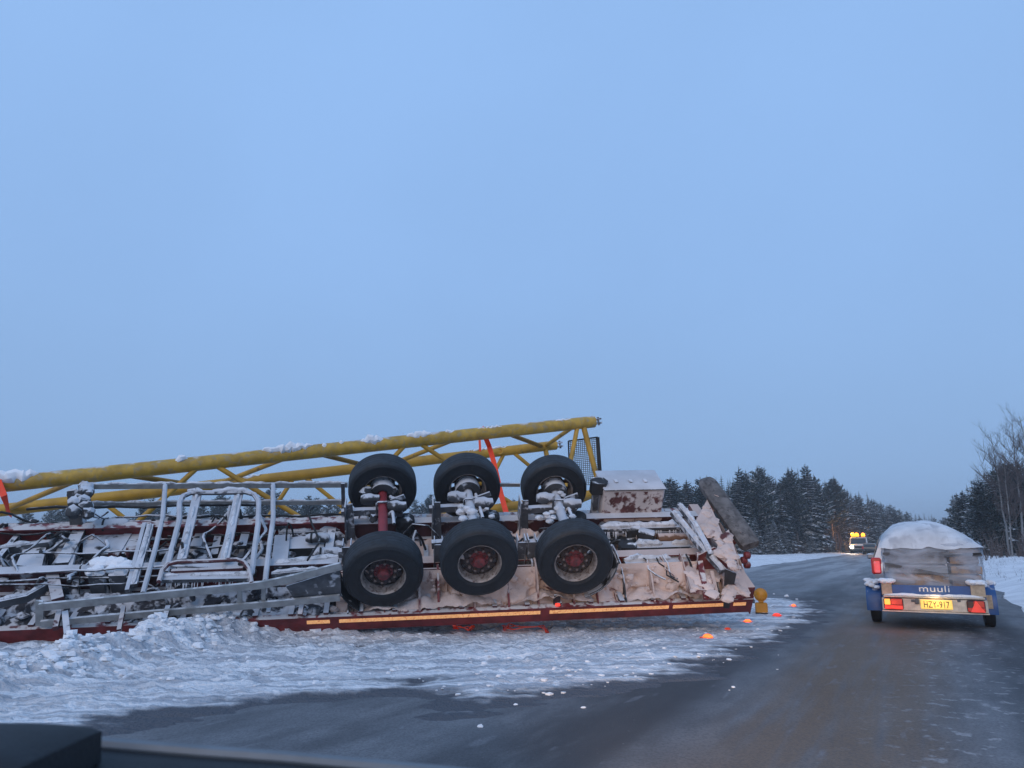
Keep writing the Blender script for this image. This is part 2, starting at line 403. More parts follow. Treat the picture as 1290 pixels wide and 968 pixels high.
# the road, a sheet just above it
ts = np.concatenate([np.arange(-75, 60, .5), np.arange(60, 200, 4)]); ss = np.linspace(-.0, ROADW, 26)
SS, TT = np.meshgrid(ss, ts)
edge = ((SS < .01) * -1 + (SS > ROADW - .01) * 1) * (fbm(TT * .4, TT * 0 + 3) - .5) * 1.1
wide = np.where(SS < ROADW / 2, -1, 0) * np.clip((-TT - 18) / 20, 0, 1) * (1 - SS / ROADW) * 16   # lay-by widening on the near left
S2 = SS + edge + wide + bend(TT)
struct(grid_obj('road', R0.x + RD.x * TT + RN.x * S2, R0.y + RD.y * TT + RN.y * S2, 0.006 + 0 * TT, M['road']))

# scuffed snow the wreck ploughed over the asphalt
poly = [(-260, 1010), (60, 948), (120, 932), (215, 908), (330, 889), (430, 881), (500, 872), (528, 866), (535, 888), (560, 904), (620, 895), (700, 884), (760, 874), (830, 860),
        (900, 843), (950, 822), (995, 806), (1024, 784), (1034, 768), (1010, 754), (965, 747), (935, 738), (905, 722), (640, 718), (0, 718), (-500, 718), (-700, 860)]
PG = np.array([[*ground(*p)[:2]] for p in poly])
def sdist(x, y, P):
    d = np.full(x.shape, 1e9); ins = np.zeros(x.shape, bool)
    for k in range(len(P)):
        a = P[k]; b = P[(k + 1) % len(P)]; ex, ey = b - a
        tt = np.clip(((x - a[0]) * ex + (y - a[1]) * ey) / (ex * ex + ey * ey), 0, 1)
        d = np.minimum(d, np.hypot(x - a[0] - tt * ex, y - a[1] - tt * ey))
        c = ((a[1] > y) != (b[1] > y)) & (x < (b[0] - a[0]) * (y - a[1]) / (b[1] - a[1] + 1e-12) + a[0]); ins ^= c
    return np.where(ins, d, -d)
RIDGE = [(-60, 874, .16), (0, 864, .16), (60, 853, .17), (130, 838, .24), (200, 822, .32), (270, 811, .35), (340, 803, .34), (385, 803, .24), (425, 804, .13), (520, 797, .11), (640, 790, .10), (760, 784, .09), (860, 780, .06), (940, 777, .03)]
RG = [(*ground(a, b)[:2], c) for a, b, c in RIDGE]
sx, sy = np.meshgrid(np.arange(-11, 7.6, .035), np.arange(3.6, 18, .035))
sd = sdist(sx, sy, PG)
ca, sa = math.cos(math.radians(9)), math.sin(math.radians(9))
U_, V_ = sx * ca + sy * sa, -sx * sa + sy * ca
streak = fbm(U_ * .28, V_ * 4.2, 5); lumps = fbm(sx * 3.2, sy * 3.2, 5); fine = fbm(sx * 11, sy * 11, 3)
e_ = sd + .08 + (streak - .5) * .95 + (lumps - .5) * .5
hgt = np.clip(e_ / .5, -1, 1) * .035 + np.clip(e_ / 1.6, 0, 1) * ((lumps - .45) * .085 + (streak - .5) * .10 + (fine - .5) * .085)
rz_ = np.zeros(sx.shape); ps = 0
for k in range(len(RG) - 1):
    a = np.array(RG[k][:2]); b = np.array(RG[k + 1][:2]); ex, ey = b - a
    tt = np.clip(((sx - a[0]) * ex + (sy - a[1]) * ey) / (ex * ex + ey * ey), 0, 1)
    d = np.hypot(sx - a[0] - tt * ex, sy - a[1] - tt * ey); hh = RG[k][2] * (1 - tt) + RG[k + 1][2] * tt
    rz_ = np.maximum(rz_, hh * np.exp(-(d / .42) ** 2))
hgt = hgt + rz_ * (.55 + .9 * fbm(sx * 2.6 + 5, sy * 2.6, 3)) + np.clip(rz_ / .1, 0, 1) * ((fbm(sx * 6, sy * 6, 4) - .5) * .17 + (vnoise(sx * 17, sy * 17) - .5) * .06)
hgt = np.where(e_ < -.3, -.06, hgt)
thin = np.clip(1 - e_ / .9, 0, 1) * .75 - np.clip(rz_ / .1, 0, 1) * .6
so_ = grid_obj('ploughed_snow', sx, sy, hgt + .006, M['scuff'], thin, keep=(hgt.ravel() > -.05))
struct(so_)
def snow_z(x, y):
    i = int(round((y - 3.6) / .035)); j = int(round((x + 11) / .035))
    return float(max(hgt[i, j] + .006, .006)) if 0 <= i < hgt.shape[0] and 0 <= j < hgt.shape[1] else .006

# broken snow clods: countless, one stuff object
rc = random.Random(5); mb = MB()
for k in range(1300):
    q = rc.random()
    if q < .35:
        s0 = rc.randrange(7) + 1; t0 = rc.random(); a = RG[s0]; b = RG[min(s0 + 1, len(RG) - 1)]
        x = a[0] * (1 - t0) + b[0] * t0 + rc.gauss(0, .33); y = a[1] * (1 - t0) + b[1] * t0 + rc.gauss(-.1, .3); r = .012 + .05 * rc.random() ** 2.2
    else:
        p = ground(rc.uniform(30, 1010), rc.uniform(775, 880)); x, y = p.x, p.y; r = .006 + .024 * rc.random() ** 2.5
        if sdist(np.array([x]), np.array([y]), PG)[0] < .12 and rc.random() < .985: continue
    mb.lump((x, y, snow_z(x, y) + r * .15), r, rc, (1.3, 1, .7), n=5, m=3, j=.7)
for k in range(420):
    s0 = rc.randrange(6) + 1; t0 = rc.random(); a = RG[s0]; b = RG[s0 + 1]; x = a[0] * (1 - t0) + b[0] * t0 + rc.gauss(0, .26); y = a[1] * (1 - t0) + b[1] * t0 + rc.gauss(-.05, .2); r = .012 + .05 * rc.random() ** 2.5
    mb.lump((x, y, snow_z(x, y) + r * .05), r, rc, (1.3, 1.1, .75), n=7, m=5, j=.6)
for px, py, r in ((991, 752, .05), (975, 749, .025), (992, 793, .045), (650, 890, .02), (735, 893, .018), (605, 917, .022), (1004, 756, .03), (918, 833, .03), (838, 838, .03), (967, 769, .03), (975, 776, .03)):
    p = ground(px, py); mb.lump((p.x, p.y, r * .3), r, rc, (1.2, 1, .8), n=7, m=5, j=.5)
o = mb.obj('snow_clods', M['snow'], smooth=False); o['kind'] = 'stuff'

# ------------------------------------------------------------------ the overturned semi-trailer
H, T, PT = .1433, .5966, .02805
u_ = Vector((math.cos(H) * math.cos(PT), math.sin(H) * math.cos(PT), math.sin(PT)))
v_ = Vector((-math.sin(H) * math.cos(T), math.cos(H) * math.cos(T), math.sin(T))); v_ = (v_ - u_ * u_.dot(v_)).normalized(); w_ = u_.cross(v_)
TM = Matrix(((u_.x, v_.x, w_.x, -.4424), (u_.y, v_.y, w_.y, 10.4238), (u_.z, v_.z, w_.z, 1.0759), (0, 0, 0, 1)))
TI = TM.inverted()
UPL = (TI.to_3x3() @ Vector((0, 0, 1))).normalized()       # world up in the wreck's own frame
TR = thing('semi_trailer', 'long dark red semi-trailer overturned at the roadside, snow-caked underside and six wheels in the air', 'trailer', mat=TM)
def W(px, py, w): return hit(TI, px, py, 2, w)
def V(px, py, v): return hit(TI, px, py, 1, v)
def part(name, mb, m, parent=TR, **k): return mb.obj(name, m, parent, **k)
UX0, UX1 = -8.6, 4.02
VN, VF = -.22, 2.30
WD = -.80                                                   # underside of the deck
rt = random.Random(11)

part('deck', MB().box(UX0, UX1, VN + .03, VF - .03, WD - .095, WD), M['redwhite'])
# cross-members, one mesh shared
cmm = MB().bar([(0, VN + .05, WD + .06), (0, VF - .05, WD + .06)], .06, .12).box(-.035, .035, VN + .05, VF - .05, WD + .12, WD + .135).mesh('crossmember', M['redwhite'])
for k in range(28):
    link('crossmember', cmm, TR, (UX0 + .12 + k * .458, 0, 0))
# main beams as I-sections
def ibeam(v0, u0=UX0, u1=UX1, wt=-.26, name='chassis_beam', m=None):
    b = MB(); b.box(u0, u1, v0 - .012, v0 + .012, WD + .135, wt - .02)
    b.box(u0, u1, v0 - .08, v0 + .08, wt - .02, wt); b.box(u0, u1, v0 - .08, v0 + .08, WD + .136, WD + .16)
    return part(name, b, m or M['redwhite'])
ibeam(.50, UX0, -1.9, -.30); ibeam(1.55, UX0, -1.9, -.30, m=M['redrail'])
ibeam(.50, -1.9, UX1 - .25, -.34, m=M['redtan']); ibeam(1.55, -1.9, UX1 - .25, -.34)
# edge rails
def edge(v0, sgn, name, m):
    b = MB(); b.box(UX0, UX1, v0, v0 + .02 * sgn, -.905, -.72) if sgn > 0 else b.box(UX0, UX1, v0 + .02 * sgn, v0, -.905, -.72)
    a0, a1 = sorted((v0, v0 + sgn * .09)); b.box(UX0, UX1, a0, a1, -.72, -.70); b.box(UX0, UX1, a0, a1, -.925, -.905)
    return part(name, b, m)
edge(VN, 1, 'edge_rail', M['redrail']); edge(VF, -1, 'edge_rail', M['redrail'])
for a, b_ in ((386, 415), (427, 681), (692, 842), (846, 911), (921, 938)):
    p0 = V(a, 775, VN); p1 = V(b_, 768, VN)
    part('reflective_strip', MB().box(p0.x, p1.x, VN - .004, VN, -.80, -.745), M['tape'])

# --- caked snow sheet over the underside, deep between the members
uu, vv = np.meshgrid(np.arange(UX0 + .05, UX1 - .05, .03), np.arange(VN + .05, VF - .06, .03))
nb = fbm(uu * 2.2, vv * 2.2, 5); nf = fbm(uu * 9, vv * 9, 3)
hh = WD + .015 + np.clip(nb - .40, 0, 1) * .50 + (nf - .5) * .07
hh += .20 * np.exp(-((vv - .36) / .10) ** 2) * np.clip(nb * 2 - .55, 0, 1) + .20 * np.exp(-((vv - 1.42) / .10) ** 2) * np.clip(nb * 2 - .5, 0, 1)
hh += .16 * np.clip((.25 - vv) / .4, 0, 1) * np.clip((uu + 2.2) / .8, 0, 1) * fbm(uu * 3, vv * 5 + 9, 3)
for nm, sel, m_ in (('snow_crust', (-9, -1.9), M['crust']), ('sandy_snow_crust', (-1.93, 5), M['crust_tan'])):
    k0, k1 = np.searchsorted(uu[0], sel[0]), np.searchsorted(uu[0], sel[1])
    o = grid_obj(nm, uu[:, k0:k1], vv[:, k0:k1], hh[:, k0:k1], m_); o.parent = TR; o['kind'] = 'stuff'

def snowline(b, p0, p1, r, rnd, lift=.6, seg=.07, gaps=.15):
    """a ridge of settled snow along a bar"""
    p0 = Vector(p0); p1 = Vector(p1); n = max(2, int((p1 - p0).length / seg)); run = []; rr = []
    def flush():
        if len(run) > 2:
            rr2 = list(rr); rr2[0] *= .3; rr2[-1] *= .3; b.tube(run, rr2, 7, jit=.35, rnd=rnd)
    for i in range(n + 1):
        if rnd.random() < gaps and len(run) > 3: flush(); run, rr = [], []; continue
        run.append(p0.lerp(p1, i / n) + UPL * (r * lift * rnd.uniform(.6, 1.2))); rr.append(r * rnd.uniform(.7, 1.25))
    flush(); return b

# --- near and far side guards (pale rails)
def rail(name, pts, v0, hgt_, m, th=.035, snow_r=0):
    P = [V(px, py, v0) for px, py in pts]
    b = MB().bar(P, hgt_, th, up=(0, 1, 0)); o = part(name, b, m)
    if snow_r:
        s = MB()
        for a, c in zip(P[:-1], P[1:]): snowline(s, a + Vector((0, 0, hgt_ * .5)), c + Vector((0, 0, hgt_ * .5)), snow_r, rt, .3)
        so2 = part('snow_ridge', s, M['railsnow'], o)['kind'] = 'stuff'
    return o
rail('side_guard_rail', [(50, 765), (180, 752), (330, 737), (372, 728), (430, 713)], VN - .01, .105, M['galv'])
rail('side_guard_rail', [(52, 786), (180, 774), (330, 762), (428, 753)], VN - .01, .09, M['galv'])
for px, y0, y1, wd in ((50, 757, 788, .09), (332, 737, 764, .05), (302, 741, 768, .06)):
    part('guard_post', MB().bar([V(px, y0, VN + .025), V(px, y1, VN + .025)], wd, .03, up=(0, 1, 0)), M['galv'])
part('guard_plate', MB().prism([V(*p, VN + .03) for p in ((360, 739), (428, 718), (430, 752), (372, 757))], (0, .012, 0)), M['steelwhite'])
rail('far_guard_rail', [(104, 613), (270, 612), (438, 611)], VF + .01, .085, M['galv'], snow_r=.022)
rail('far_guard_rail', [(104, 636), (270, 634), (432, 633)], VF + .01, .075, M['galv'], snow_r=.018)
rail('far_guard_rail', [(620, 611), (655, 611)], VF + .01, .06, M['galv'])
for px, y0, y1 in ((207, 609, 655), (344, 609, 655), (432, 609, 652)):
    part('guard_post', MB().bar([V(px, y0, VF - .03), V(px + 1, y1, VF - .03)], .06, .04, up=(0, 1, 0)), M['steelwhite'])

# --- frames and racks standing off the underside
def wtube(name, pts, r, m, n=8, parent=TR):
    return part(name, MB().tube([W(*p) for p in pts], r, n), m, parent)
def wbar(name, pts, a, b, m, sn=0, parent=TR, up=(0, 0, 1)):
    P = [W(*p) for p in pts]
    o = part(name, MB().bar(P, a, b, up=up), m, parent)
    if sn:
        s = MB()
        for p0, p1 in zip(P[:-1], P[1:]): snowline(s, p0 + Vector((0, 0, b * .4)), p1 + Vector((0, 0, b * .4)), sn, rt, .4)
        if s.v: part('snow_ridge', s, M['railsnow'], o)['kind'] = 'stuff'
    return o
wtube('support_tube', [(180, 748, -.22), (196, 690, -.18), (205, 652, -.1), (207, 625, 0), (208, 612, .02)], .035, M['steelwhite'])
wtube('support_tube', [(334, 733, -.22), (339, 690, -.18), (344, 655, -.1), (344, 630, 0), (344, 612, .02)], .037, M['steelwhite'])
wbar('rack_upright', [(229, 706, -.2), (249, 622, -.05)], .12, .05, M['steelwhite'], .03)
wbar('rack_upright', [(283, 706, -.2), (301, 622, -.05)], .12, .05, M['steelwhite'], .03)
wtube('rack_hoop', [(209, 722, -.22), (219, 682, -.16), (226, 655, -.1), (226, 634, -.03), (231, 625, 0), (241, 621, 0), (275, 621, 0), (309, 620, 0), (320, 623, 0), (326, 632, -.03), (325, 662, -.1), (321, 690, -.16), (317, 724, -.22)], .04, M['steelwhite'])
part('snow_ridge', snowline(MB(), W(236, 619, .02), W(312, 618, .02), .04, rt, .3, gaps=.03), M['railsnow'])
wtube('wheel_carrier', [(200, 733, -.1), (204, 719, -.08), (212, 711, -.06), (224, 708, -.05), (262, 707, -.05), (298, 705, -.05), (308, 709, -.06), (314, 718, -.08), (317, 735, -.1)], .03, M['red'])
wbar('carrier_shelf', [(203, 728, -.16), (318, 726, -.16)], .16, .05, M['steelwhite'], .035)
wbar('carrier_shelf', [(216, 720, -.12), (306, 716, -.12)], .05, .04, M['red'])
# left bays: pale longitudinal beams and red posts
wbar('bay_beam', [(-60, 699, -.45), (0, 694, -.45), (62, 686, -.45), (88, 671, -.42)], .07, .12, M['steelwhite'], .04)
wbar('bay_beam', [(-60, 765, -.42), (0, 760, -.42), (34, 753, -.42), (60, 738, -.40)], .08, .10, M['steel'], .03)
wbar('bay_strut', [(0, 719, -.42), (58, 722, -.40), (61, 740, -.42)], .04, .04, M['red'])
wbar('bay_post', [(66, 724, -.38), (73, 756, -.40)], .14, .06, M['red'])
wbar('bay_post', [(101, 668, -.4), (78, 712, -.38)], .17, .07, M['blackice'])
wbar('bay_post', [(96, 690, -.4), (85, 728, -.38)], .05, .05, M['steelwhite'])
# landing leg with its gear head
p0, p1 = W(99, 662, -.35), W(95, 618, .1)
leg = part('landing_leg', MB().bar([p0, p1], .17, .17, up=(1, 0, 0)), M['blackice'])
g = MB()
for k in range(16):
    c = W(rt.uniform(91, 112), rt.uniform(612, 648), rt.uniform(-.05, .15)); g.lump(c, rt.uniform(.06, .12), rt, n=8, m=6, j=.5)
part('leg_gearbox', g, M['blackice'], leg)
# two snow-topped boxes in the left bay
for x0, x1 in ((111, 132), (137, 160)):
    a = W(x0, 726, -.35); b_ = W(x1, 726, -.35)
    bx = part('battery_box', MB().bbox(a.x, b_.x, a.y - .04, a.y + .30, -.72, -.30, .02), M['steel'])
    g = MB(); 
    for k in range(7): g.lump((rt.uniform(a.x, b_.x), a.y + rt.uniform(0, .28), -.29), rt.uniform(.06, .1), rt, (1.1, 1.1, .7), n=8, m=5)
    part('snow_cap', g, M['snow'], bx)
# transverse and longitudinal clutter of the left half
for pts, a, b_, m_, sn in (
    ([(60, 664, -.45), (190, 661, -.45)], .1, .1, 'red', 0), ([(120, 676, -.5), (205, 672, -.5)], .08, .08, 'steelwhite', .04),
    ([(168, 738, -.3), (190, 662, -.3)], .09, .05, 'steel', .03), ([(160, 745, -.3), (182, 660, -.3)], .05, .05, 'steelwhite', 0),
    ([(246, 690, -.5), (262, 655, -.5)], .16, .05, 'steelwhite', 0), ([(270, 700, -.55), (278, 660, -.5)], .1, .05, 'blackice', 0),
    ([(305, 690, -.5), (312, 664, -.5)], .12, .06, 'blackice', 0), ([(345, 664, -.42), (430, 660, -.42)], .1, .08, 'steelwhite', .04),
    ([(352, 674, -.5), (428, 669, -.5)], .06, .07, 'steelwhite', .05), ([(345, 714, -.35), (428, 704, -.35)], .08, .06, 'steelwhite', .05),
    ([(342, 724, -.3), (400, 718, -.3)], .06, .05, 'steelwhite', .03), ([(352, 712, -.4), (356, 676, -.45)], .22, .06, 'steelwhite', 0),
    ([(85, 800, -.55), (82, 772, -.5)], .07, .06, 'steel', 0), ([(150, 795, -.5), (156, 765, -.5)], .05, .05, 'red', 0), ([(70, 792, -.5), (75, 770, -.5)], .06, .06, 'red', 0),
    ([(205, 790, -.5), (212, 765, -.5)], .06, .06, 'steel', 0), ([(338, 772, -.6), (340, 755, -.5)], .05, .05, 'steelwhite', 0), ([(378, 775, -.6), (382, 752, -.5)], .06, .05, 'red', 0)):
    wbar('bracket', pts, a, b_, M[m_], sn)
part('sole_plate', MB().prism([V(*p, .38) for p in ((242, 748), (302, 741), (300, 716), (244, 722))], (0, .02, 0)), M['redrail'])
# cross bearers at beam height: dark and pale slats between the two main beams
for k in range(9):
    u0 = UX0 + .5 + k * .74; w0 = rt.uniform(-.5, -.34)
    part('bearer', MB().box(u0, u0 + rt.uniform(.05, .12), .52, 1.53, w0 - .08, w0), M[rt.choice(['steel', 'blackice', 'blackice', 'red'])])
for pts in (((104, 699), (106, 668), (182, 664), (178, 697)), ((352, 692), (352, 678), (408, 674), (408, 690)), ((20, 712), (30, 690), (58, 690), (52, 716)), ((118, 792), (120, 778), (200, 772), (198, 790)))[:3]:
    part('dark_void_panel', MB().prism([W(px, py, -.46) for px, py in pts], (0, 0, -.2)), M['blackice'])  # dark panels added to read as voids and dim machinery between beams
for k in range(16):      # pipe runs along and across the frame
    v0 = rt.uniform(.1, 2.1); w0 = rt.uniform(-.52, -.22); u0 = rt.uniform(-7.6, -4); u1 = u0 + rt.uniform(1.2, 3.5)
    P = [(u0 + (min(u1, -2) - u0) * i / 8, v0 + rt.uniform(-.03, .03), w0 + rt.uniform(-.025, .025)) for i in range(9)]
    part('brake_pipe', MB().tube(P, rt.uniform(.010, .022), 7), M[rt.choice(['black', 'blackice', 'steelwhite', 'steel'])])
for k in range(12):
    u0 = rt.uniform(-7.4, -2.2); a_, b2 = sorted((rt.uniform(.1, 2.1), rt.uniform(.1, 2.1))); w0 = rt.uniform(-.45, -.2)
    P = [(u0 + .12 * math.sin(i * .7 + k), a_ + (b2 - a_) * i / 8, w0 + .05 * math.sin(i * 1.3 + k * 2)) for i in range(9)]
    part('cable_loom', MB().tube(P, rt.uniform(.012, .028), 7), M[rt.choice(['black', 'blackice', 'blackice', 'steel'])])
g = MB()
for (xa0, ya0, xb0, yb0, w0) in ((352, 716, 428, 706, -.36), (345, 666, 430, 662, -.42), (203, 730, 318, 728, -.16), (757, 669, 858, 666, -.42), (800, 691, 868, 689, -.48), (786, 710, 868, 707, -.42), (120, 678, 205, 674, -.5)):
    for q in range(int(abs(xb0 - xa0) / 3)):
        f_ = rt.random(); p = W(xa0 + (xb0 - xa0) * f_, ya0 + (yb0 - ya0) * f_, w0) - UPL * .02; l_ = rt.uniform(.03, .13); g.tube([p, p - UPL * l_ * .5, p - UPL * l_], [.011, .007, .002], 5)
part('icicles', g, M['railsnow'])['kind'] = 'stuff'
# air tanks and valves
for px, py, ln, r in ((412, 697, .42, .085), (140, 662, .5, .10), (400, 678, .36, .07)):
    c = W(px, py, -.36)
    tk = part('air_tank', MB().lathe([(0, -ln / 2), (r * .7, -ln / 2 + .01), (r, -ln / 2 + .06), (r, ln / 2 - .06), (r * .7, ln / 2 - .01), (0, ln / 2)], 20, axis=0, c=c), M['steelwhite'])
    part('tank_strap', MB().lathe([(r + .004, -.1), (r + .006, -.07)], 20, axis=0, c=c), M['black'], tk)
# hoses and cables
for k in range(54):
    if k < 30: u0 = rt.uniform(-7.2, -2.0)
    else: u0 = rt.uniform(-2.0, 3.4)
    v0 = rt.uniform(.1, 2.0); L0 = rt.uniform(.25, .9); a = rt.uniform(0, 2 * PI); sag = rt.uniform(.05, .25); w0 = rt.uniform(-.6, -.25)
    P = [Vector((u0 + math.cos(a) * L0 * (i / 6 - .5), v0 + .6 * math.sin(a) * L0 * (i / 6 - .5), w0 - .2 + sag * math.sin(PI * i / 6) * 1.8 + rt.uniform(-.03, .03))) for i in range(7)]
    part('air_hose', MB().tube(P, rt.uniform(.009, .02), 6), M[rt.choice(['black', 'blackice', 'steelwhite'])])
for k in range(34):   # small castings, valves, brackets
    u0 = rt.uniform(-7.3, -2.0) if k < 16 else rt.uniform(-1.9, 3.6); v0 = rt.uniform(.0, 2.1); w0 = rt.uniform(-.75, -.35); s = rt.uniform(.04, .13)
    q = MB().bbox(-s, s, -s * rt.uniform(.5, 1.2), s * .7, -s * .6, s * .8, .012)
    o = part('valve_block', q, M[rt.choice(['steel', 'blackice', 'steelwhite', 'red'])]); o.location = (u0, v0, w0); o.rotation_euler = (rt.uniform(-.4, .4), rt.uniform(-.4, .4), rt.uniform(-.8, .8))

# --- wheels
R = .535
tprof = [(.292, -.150), (.30, -.172), (.33, -.180), (.338, -.186), (.352, -.186), (.36, -.182), (.43, -.190), (.470, -.188), (.474, -.192), (.482, -.191), (.485, -.183), (.510, -.168), (.524, -.150), (.533, -.125), (.533, -.094), (.531, -.092), (.531, -.084), (.535, -.078), (.535, -.036), (.532, -.032), (.532, -.024), (.536, -.020)]
tprof = tprof + [(r, -h) for r, h in tprof[::-1]]
tyre_b = MB().lathe(tprof, 64)
for k in range(0):
    a = 2 * PI * k / 64
    for s in (-1, 1):
        b8 = []
        for (r, h) in ((.505, .166), (.530, .150), (.530, .120), (.515, .120)):
            b8.append((r, h * s))
        q0, q1 = a + .02, a + .065
        vs_ = [(math.cos(x) * (r + .0025), h, math.sin(x) * (r + .0025)) for x in (q0, q1) for r, h in b8]
        tyre_b.add(vs_, [(0, 1, 5, 4), (1, 2, 6, 5), (2, 3, 7, 6), (0, 3, 2, 1), (4, 5, 6, 7)])
M['tread'] = mat('worn_lit_tread', (.022, .027, .033), .7, var=.3, scale=7, bump=.2, bscale=120, col2=(.014, .016, .019), c2=(.48, .66))  # worn rubber, lightened to carry the bluish light on the tread
_n0 = (len(tprof) - 1) * 64
tyre_b.m = [1 if (i < _n0 and 11 <= i // 64 < len(tprof) - 12) else 0 for i in range(len(tyre_b.f))]
tyre_me = tyre_b.mesh('tyre', [M['tyre'], M['tread']])
rim_me = MB().lathe([(.292, -.150), (.302, -.168), (.296, -.172), (.283, -.160), (.276, -.120), (.268, -.05), (.255, .0), (.268, .05), (.276, .120), (.283, .160), (.296, .172), (.302, .168), (.292, .150)], 48).mesh('rim', M['rim'])
def disc_mesh():
    b = MB(); n = 40; rr = [.125, .198, .246, .270]; hh_ = [-.050, -.058, -.040, -.020]
    for s, off in ((0, 0), (1, .014)):
        for k in range(n):
            a0, a1 = 2 * PI * k / n, 2 * PI * (k + 1) / n
            for j in range(3):
                if j == 1 and k % 4 in (0, 1): continue
                q = [(math.cos(a) * rr[i], hh_[i] + off, math.sin(a) * rr[i]) for a, i in ((a0, j), (a1, j), (a1, j + 1), (a0, j + 1))]
                b.add(q, [(0, 1, 2, 3)])
    return b.mesh('wheel_disc', M['disc'], ang=20)
disc_me = disc_mesh()
hub_b = MB().lathe([(0, -.155), (.055, -.155), (.075, -.145), (.082, -.12), (.085, -.07), (.118, -.066), (.13, -.058), (.13, -.045)], 30)
for k in range(10):
    a = 2 * PI * k / 10; hub_b.lathe([(0, -.082), (.017, -.082), (.017, -.058)], 6, c=(math.cos(a) * .105, 0, math.sin(a) * .105))
hub_me = hub_b.mesh('hub', M['hubred'])
nut_b = MB()
for k in range(10):
    a = 2 * PI * (k + .5) / 10; nut_b.lathe([(0, -.105), (.013, -.105), (.021, -.098), (.021, -.05)], 6, c=(math.cos(a) * .162, 0, math.sin(a) * .162))
nut_me = nut_b.mesh('wheel_nuts', M['nut'])
drum_me = MB().lathe([(.10, .02), (.192, .02), (.2, .05), (.2, .24), (.17, .25), (.09, .25)], 32).mesh('brake_drum', M['blackice'])
def wheel(c, flip, rx=0, rz=0):
    w0 = empty('wheel', TR, c, (rx + (PI if flip else 0), 0, rz))
    w0.rotation_euler.rotate_axis('Y', rt.uniform(0, 6))
    for nm, me in (('tyre', tyre_me), ('rim', rim_me), ('wheel_disc', disc_me), ('hub', hub_me), ('wheel_nuts', nut_me), ('brake_drum', drum_me)):
        o = link(nm, me, w0)
        if nm == 'wheel_nuts': o['kind'] = 'stuff'
    return w0
lowpx = [(483, 717), (603, 702), (723, 701)]; uppx = [(482, 613), (588, 612), (697, 614)]
AX = []
for (lx, ly), (hx, hy) in zip(lowpx, uppx):
    a = V(lx, ly, 0.0); b_ = V(hx, hy, 1.98); AX.append((a, b_))
    d = (b_ - a); rz = -math.atan2(d.x, d.y); rx = math.atan2(d.z, d.y)
    wheel(a, False, rx, rz); wheel(b_, True, rx, rz)
for i, (a, b_) in enumerate(AX):
    ax = part('axle', MB().tube([a.lerp(b_, .08), a.lerp(b_, .92)], .07, 14), M['axlered' if i == 0 else 'steelwhite'])
    mid = a.lerp(b_, .5)
    for t0, sg in ((.26, 1), (.74, -1)):                 # trailing arms, air bags, brake chambers
        c = a.lerp(b_, t0)
        part('trailing_arm', MB().bar([c + Vector((-.62, 0, -.12)), c + Vector((-.3, 0, -.10)), c + Vector((0, 0, -.10)), c + Vector((.30, 0, -.14))], .09, .10, up=(0, 0, 1)), M['steelwhite'])
        part('u_bolt', MB().tube([c + Vector((-.09, -.05, -.12)), c + Vector((-.09, -.05, .06)), c + Vector((-.07, -.05, .09)), c + Vector((.07, -.05, .09)), c + Vector((.09, -.05, .06)), c + Vector((.09, -.05, -.12))], .016, 6), M['steel'])
        ab = c + Vector((.34, 0, -.30))
        part('air_spring', MB().lathe([(.06, -.22), (.13, -.20), (.15, -.14), (.125, -.07), (.15, 0), (.14, .07), (.08, .10), (0, .10)], 20, axis=2, c=ab), M['black'])
    for t0 in (.70, .80):
        c = a.lerp(b_, t0)
        part('brake_chamber', MB().lathe([(0, -.14), (.06, -.13), (.085, -.08), (.095, -.01), (.095, .02), (.075, .07), (.07, .15), (0, .17)], 16, axis=0, c=c + Vector((.2 if t0 < .75 else -.2, 0, .03))), M['blackice' if i == 0 else 'steelwhite'])
    part('brake_camshaft', MB().tube([a.lerp(b_, .5) + Vector((.16, 0, .0)), a.lerp(b_, .86) + Vector((.12, 0, 0))], .025, 8), M['steel'])
    part('slack_adjuster', MB().bar([a.lerp(b_, .78) + Vector((.13, 0, .02)), a.lerp(b_, .78) + Vector((.33, 0, .1))], .035, .07), M['steelwhite'])
    g = MB()                                               # ice and slush frozen on the axle
    for k in range(22):
        c = a.lerp(b_, rt.uniform(.40, .86)); g.lump(c + Vector((rt.gauss(0, .13), 0, rt.uniform(-.10, .09))), rt.uniform(.02, .06), rt, (1.5, 1.2, .8), n=9, m=7, j=.4)
    if i: part('frozen_slush', g, M['railsnow'], ax)['kind'] = 'stuff'
    else:
        g2 = MB()
        for k in range(12): g2.lump(a.lerp(b_, rt.uniform(.62, .9)) + Vector((rt.choice((-1, 1)) * rt.uniform(.12, .3), 0, rt.uniform(-.1, .1))), rt.uniform(.03, .08), rt, n=7, m=5, j=.7)
        part('frozen_slush', g2, M['blackice'], ax)['kind'] = 'stuff'
# hanger brackets: tapering iced plates between the wheels
for px in (436, 551, 566, 655, 668):
    for v0 in (.52,):
        a = V(px, 690, v0)
        for du in (-.05, .06):
            part('hanger_bracket', MB().prism([(a.x + du, v0 - .14, WD + .15), (a.x + du, v0 + .16, WD + .15), (a.x + du, v0 + .10, -.02), (a.x + du, v0 - .08, -.02)], (.014, 0, 0)), M['steelwhite'])
        part('hanger_web', MB().box(a.x - .05, a.x + .07, v0 - .09, v0 - .07, -.66, -.05), M['steelwhite'])
for px in (440, 549, 658):
    a = V(px, 640, 1.55)
    part('hanger_bracket', MB().prism([(a.x - .06, 1.40, WD + .15), (a.x + .10, 1.40, WD + .15), (a.x + .06, 1.40, .06), (a.x - .03, 1.40, .06)], (0, .02, 0)), M['steelwhite'])
    part('hanger_web', MB().box(a.x - .06, a.x - .04, 1.35, 1.62, -.66, .04), M['steelwhite'])
